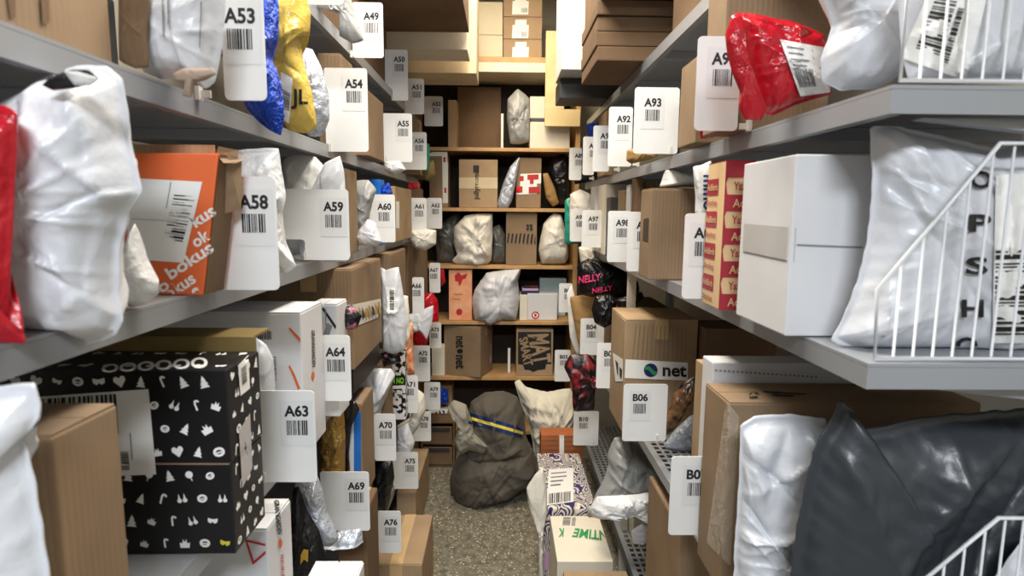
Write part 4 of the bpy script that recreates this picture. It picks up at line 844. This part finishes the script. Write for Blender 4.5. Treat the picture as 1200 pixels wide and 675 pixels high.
decal(r, 'red_dot', Q_, [('poly', [(.45+.14*cos(k*pi/5), .87+.07*sin(k*pi/5)) for k in range(10)], redink)])
decal(r, 'red_line', Q_, [('q', (.24, .5, .6, .515), redink)]); decal(r, 'red_line', Q_, [('q', (.2, .6, .5, .612), redink)])
bag('white plastic bag draped over the edge of the fourth bookcase shelf', [(556, 340), (570, 320), (585, 317), (611, 312), (607, 330), (609, 350), (605, 375), (590, 376), (572, 386), (556, 374), (553, 355)], 3.77, .09, pw, seed=119, nc=18)
bb('slim white carton right of the draped white bag', 609, 346, 618, 375, wbox2, z_, Y=3.78, d=.2, flaps=False)
r = bb('small white carton with red ring logo', 618, 344, 653, 375, wbox, z_, Y=3.80, d=.14)
decal(r, 'red_ring_logo', [(623, 365), (632, 365), (632, 374), (623, 374)], [('poly', [(.5+.5*cos(k*pi/8), .5+.5*sin(k*pi/8)) for k in range(16)], redink), ('poly', [(.5+.33*cos(k*pi/8), .5+.33*sin(k*pi/8)) for k in range(16)], white), ('q', (.35, .3, .65, .7), redink)])
zb = aty(635, 344, 3.8).z+.001
for k in range(3):
    bb(['dark blue', 'pale lilac', 'plum'][k]+' book lying in the short pile on the small white carton', 611+k, 341-3*k, 632-k, 344, [navy, lil, pwine][k], zb, Y=3.81, d=.1, flaps=False, bev=.001, name='book', cat='book', group='books lying on the small white carton'); zb = aty(620, 341-3*k, 3.81).z+.001
bb('pale blue glossy carton behind the small white carton', 632, 326, 663, 375, lblue, z_, Y=3.97, d=.1)
z_ = .536
r = box('kraft carton with vertical black lettering turned at an angle on the fifth bookcase shelf', -.34, -.085, 3.76, 3.97, z_, aty(545, 381, 3.8).z, tan, yaw=radians(-20), tapem=tape)
decal(r, 'printed_lettering', [(544, 394), (544, 432), (534, 432), (534, 394)], [('text', 'net', (0, 0, .36, 1), ink), ('poly', [(.46+.075*cos(k*pi/8), .5+.36*sin(k*pi/8)) for k in range(16)], ink), ('text', 'net', (.58, 0, 1, 1), ink)])
decal(r, 'shipping_label', [(584, 406), (589, 404), (589, 424), (584, 427)], [('q', (0, 0, 1, 1), paper), ('bars', (.1, .1, .9, .6), 3, False, ink)])
bb('thin white card standing right of the angled kraft carton', 595, 408, 598, 438, paper, z_, Y=3.85, d=.006, flaps=False, name='paper_card', cat='card')
r = bb('kraft carton with black print and big cut-out block letters', 605, 386, 648, 438, tan2, z_, Y=3.78, flaps=False)
decal(r, 'printed_lettering', [(607, 389), (646, 389), (646, 436), (607, 436)], [('poly', [(0, 0), (1, 0), (1, .8), (.85, .8), (.82, .93), (.6, .95), (.45, 1), (.35, .95), (.2, .94), (.15, .82), (0, .8)], ink)])
decal(r, 'block_letters', [(643, 391), (646, 424), (626, 428), (618, 392)], [('text', 'MAT', (0, 0, 1, 1), tan2)], off=.003)
decal(r, 'block_letters', [(618, 394), (625, 427), (614, 430), (608, 397)], [('text', 'SMART', (0, 0, 1, 1), tan2)], off=.003)
bb('white carton with an orange dot left of the angled kraft carton', 506, 405, 521, 440, wbox2, z_, Y=3.77, d=.07, flaps=False)
z_ = .171
b_ = bb('kraft carton on the lowest bookcase shelf', 514, 452, 530, 490, tan2, z_, Y=3.9, d=.15)
bag('dark blue crumpled packet behind card A79', [(514, 455), (524, 456), (526, 472), (516, 474)], 3.8, .02, pblue, seed=121)
r = bb('white pack with black diagonal edge stripes behind card A78', 501, 484, 524, 505, wbox, .30, Y=3.72, d=.12, flaps=False); r.location.z += 0
decal(r, 'striped_border', [(501, 484), (524, 484), (524, 505), (501, 505)], [('poly', [(k*.2, 0), (k*.2+.1, 0), (k*.2+.05, .16), (k*.2-.05, .16)], ink) for k in range(1, 5)]+[('poly', [(k*.2, .84), (k*.2+.1, .84), (k*.2+.05, 1), (k*.2-.05, 1)], ink) for k in range(1, 5)])
# plastic drawer unit at the foot
x0 = aty(494, 520, 3.6).x; x1 = aty(533, 520, 3.6).x
r = empty('drawer_unit', V(((x0+x1)/2, 3.66, 0))); tag(r, 'low brown drawer unit on the floor at the far left end', 'drawers')
mb = MB(); mb.box(x0, x1, 3.58, 3.73, 0, .02); mb.box(x0, x0+.01, 3.58, 3.73, .02, .295); mb.box(x1-.01, x1, 3.58, 3.73, .02, .295); mb.box(x0+.01, x1-.01, 3.58, 3.73, .287, .295); mb.box(x0+.01, x1-.01, 3.72, 3.73, .02, .287); mb.box(x0+.01, x1-.01, 3.58, 3.72, .145, .152); mb.build('carcass', tan3, r, r.location)
for za in (.024, .156):
    mb = MB(); mb.box(x0+.014, x1-.014, 3.568, 3.58, za, za+.112, 0, .003); d_ = mb.build('drawer', tan3, r, r.location)
    mb = MB(); mb.box(x0+.03, x1-.03, 3.556, 3.567, za+.092, za+.108); mb.build('handle', darkp, d_, r.location)
# ================================================================== wire guards at the rack end
def guard(lab, pts, Y, zb, floor_pts, bars):
    w = [aty(x, y, Y) for x, y in pts]
    for p in w: p.z = max(p.z, zb+.0036)
    r = empty('wire_guard', V((w[0].x, Y, zb))); tag(r, lab, 'wire guard')
    mb = MB(); mb.tube(w, .0032, 8, closed=True); mb.build('frame', wire, r, r.location, True)
    mb = MB(); x = w[0].x+bars
    xs = [p.x for p in w]
    while x < max(xs)-.005:
        zs = []
        for i in range(len(w)):
            a, b = w[i-1], w[i]
            if (a.x-x)*(b.x-x) < 0: zs.append(a.z+(b.z-a.z)*(x-a.x)/(b.x-a.x))
        if len(zs) == 2: mb.tube([(x, Y+.003, min(zs)), (x, Y+.003, max(zs))], .0019, 6)
        x += bars
    mb.build('wires', wire, r, r.location, True); return r
guard('white wire guard fixed at the end of the upper right shelf', [(1055, 94), (1068, -70), (1300, -70), (1300, 97)], .797, 1.766, None, .0275)
guard('white wire guard with slanted corner at the end of the eye level right shelf', [(1025, 420), (1028, 340), (1172, 168), (1290, 168), (1290, 424)], .797, 1.399, None, .0275)
guard('white wire guard with slanted corner at the lower right corner', [(1020, 900), (1052, 705), (1170, 607), (1300, 607), (1300, 900)], .80, .808, None, .0275)
bag('white mailer at the bottom right corner behind the wire guard', [(1140, 720), (1200, 630), (1290, 620), (1290, 900), (1130, 900)], .835, .012, pw, seed=131, tb=.008, zmin=.809)
# ================================================================== light: ceiling fittings over the aisle and the front room
lm = mat('lamp_diffuser', (255, 250, 240), .5, emit=1.5); lh = mat('lamp_housing', (224, 224, 222), .5)
def lamp(y, z, col, watts, sx, sy, label):
    r = empty('ceiling_light', V((0, y, z))); tag(r, label, 'ceiling light')
    mb = MB(); mb.box(-sx/2-.03, sx/2+.03, y-sy/2-.03, y+sy/2+.03, z, z+.05); mb.build('housing', lh, r, r.location)
    mb = MB(); mb.box(-sx/2, sx/2, y-sy/2, y+sy/2, z-.008, z-.0005); mb.build('diffuser', lm, r, r.location)
    l = bpy.data.lights.new('area', 'AREA'); l.shape = 'RECTANGLE'; l.size = sx; l.size_y = sy; l.energy = watts; l.color = col
    o = bpy.data.objects.new('lamp_glow', l); C.objects.link(o); o.parent = r; o.location = (0, 0, -.02); return o
lamp(2.7, 3.04, (1, .84, .62), 36, .5, 1.1, 'ceiling light over the far end of the aisle')
lamp(1.3, 3.04, (1, .92, .80), 54, .5, 1.1, 'ceiling light over the middle of the aisle')
l = lamp(-1.5, 3.04, (.90, .95, 1), 118, 1.0, .6, 'ceiling light of the front room')
w = bpy.data.worlds.new('world'); bpy.context.scene.world = w; w.use_nodes = True
w.node_tree.nodes['Background'].inputs[0].default_value = (.92, .96, 1, 1); w.node_tree.nodes['Background'].inputs[1].default_value = .13
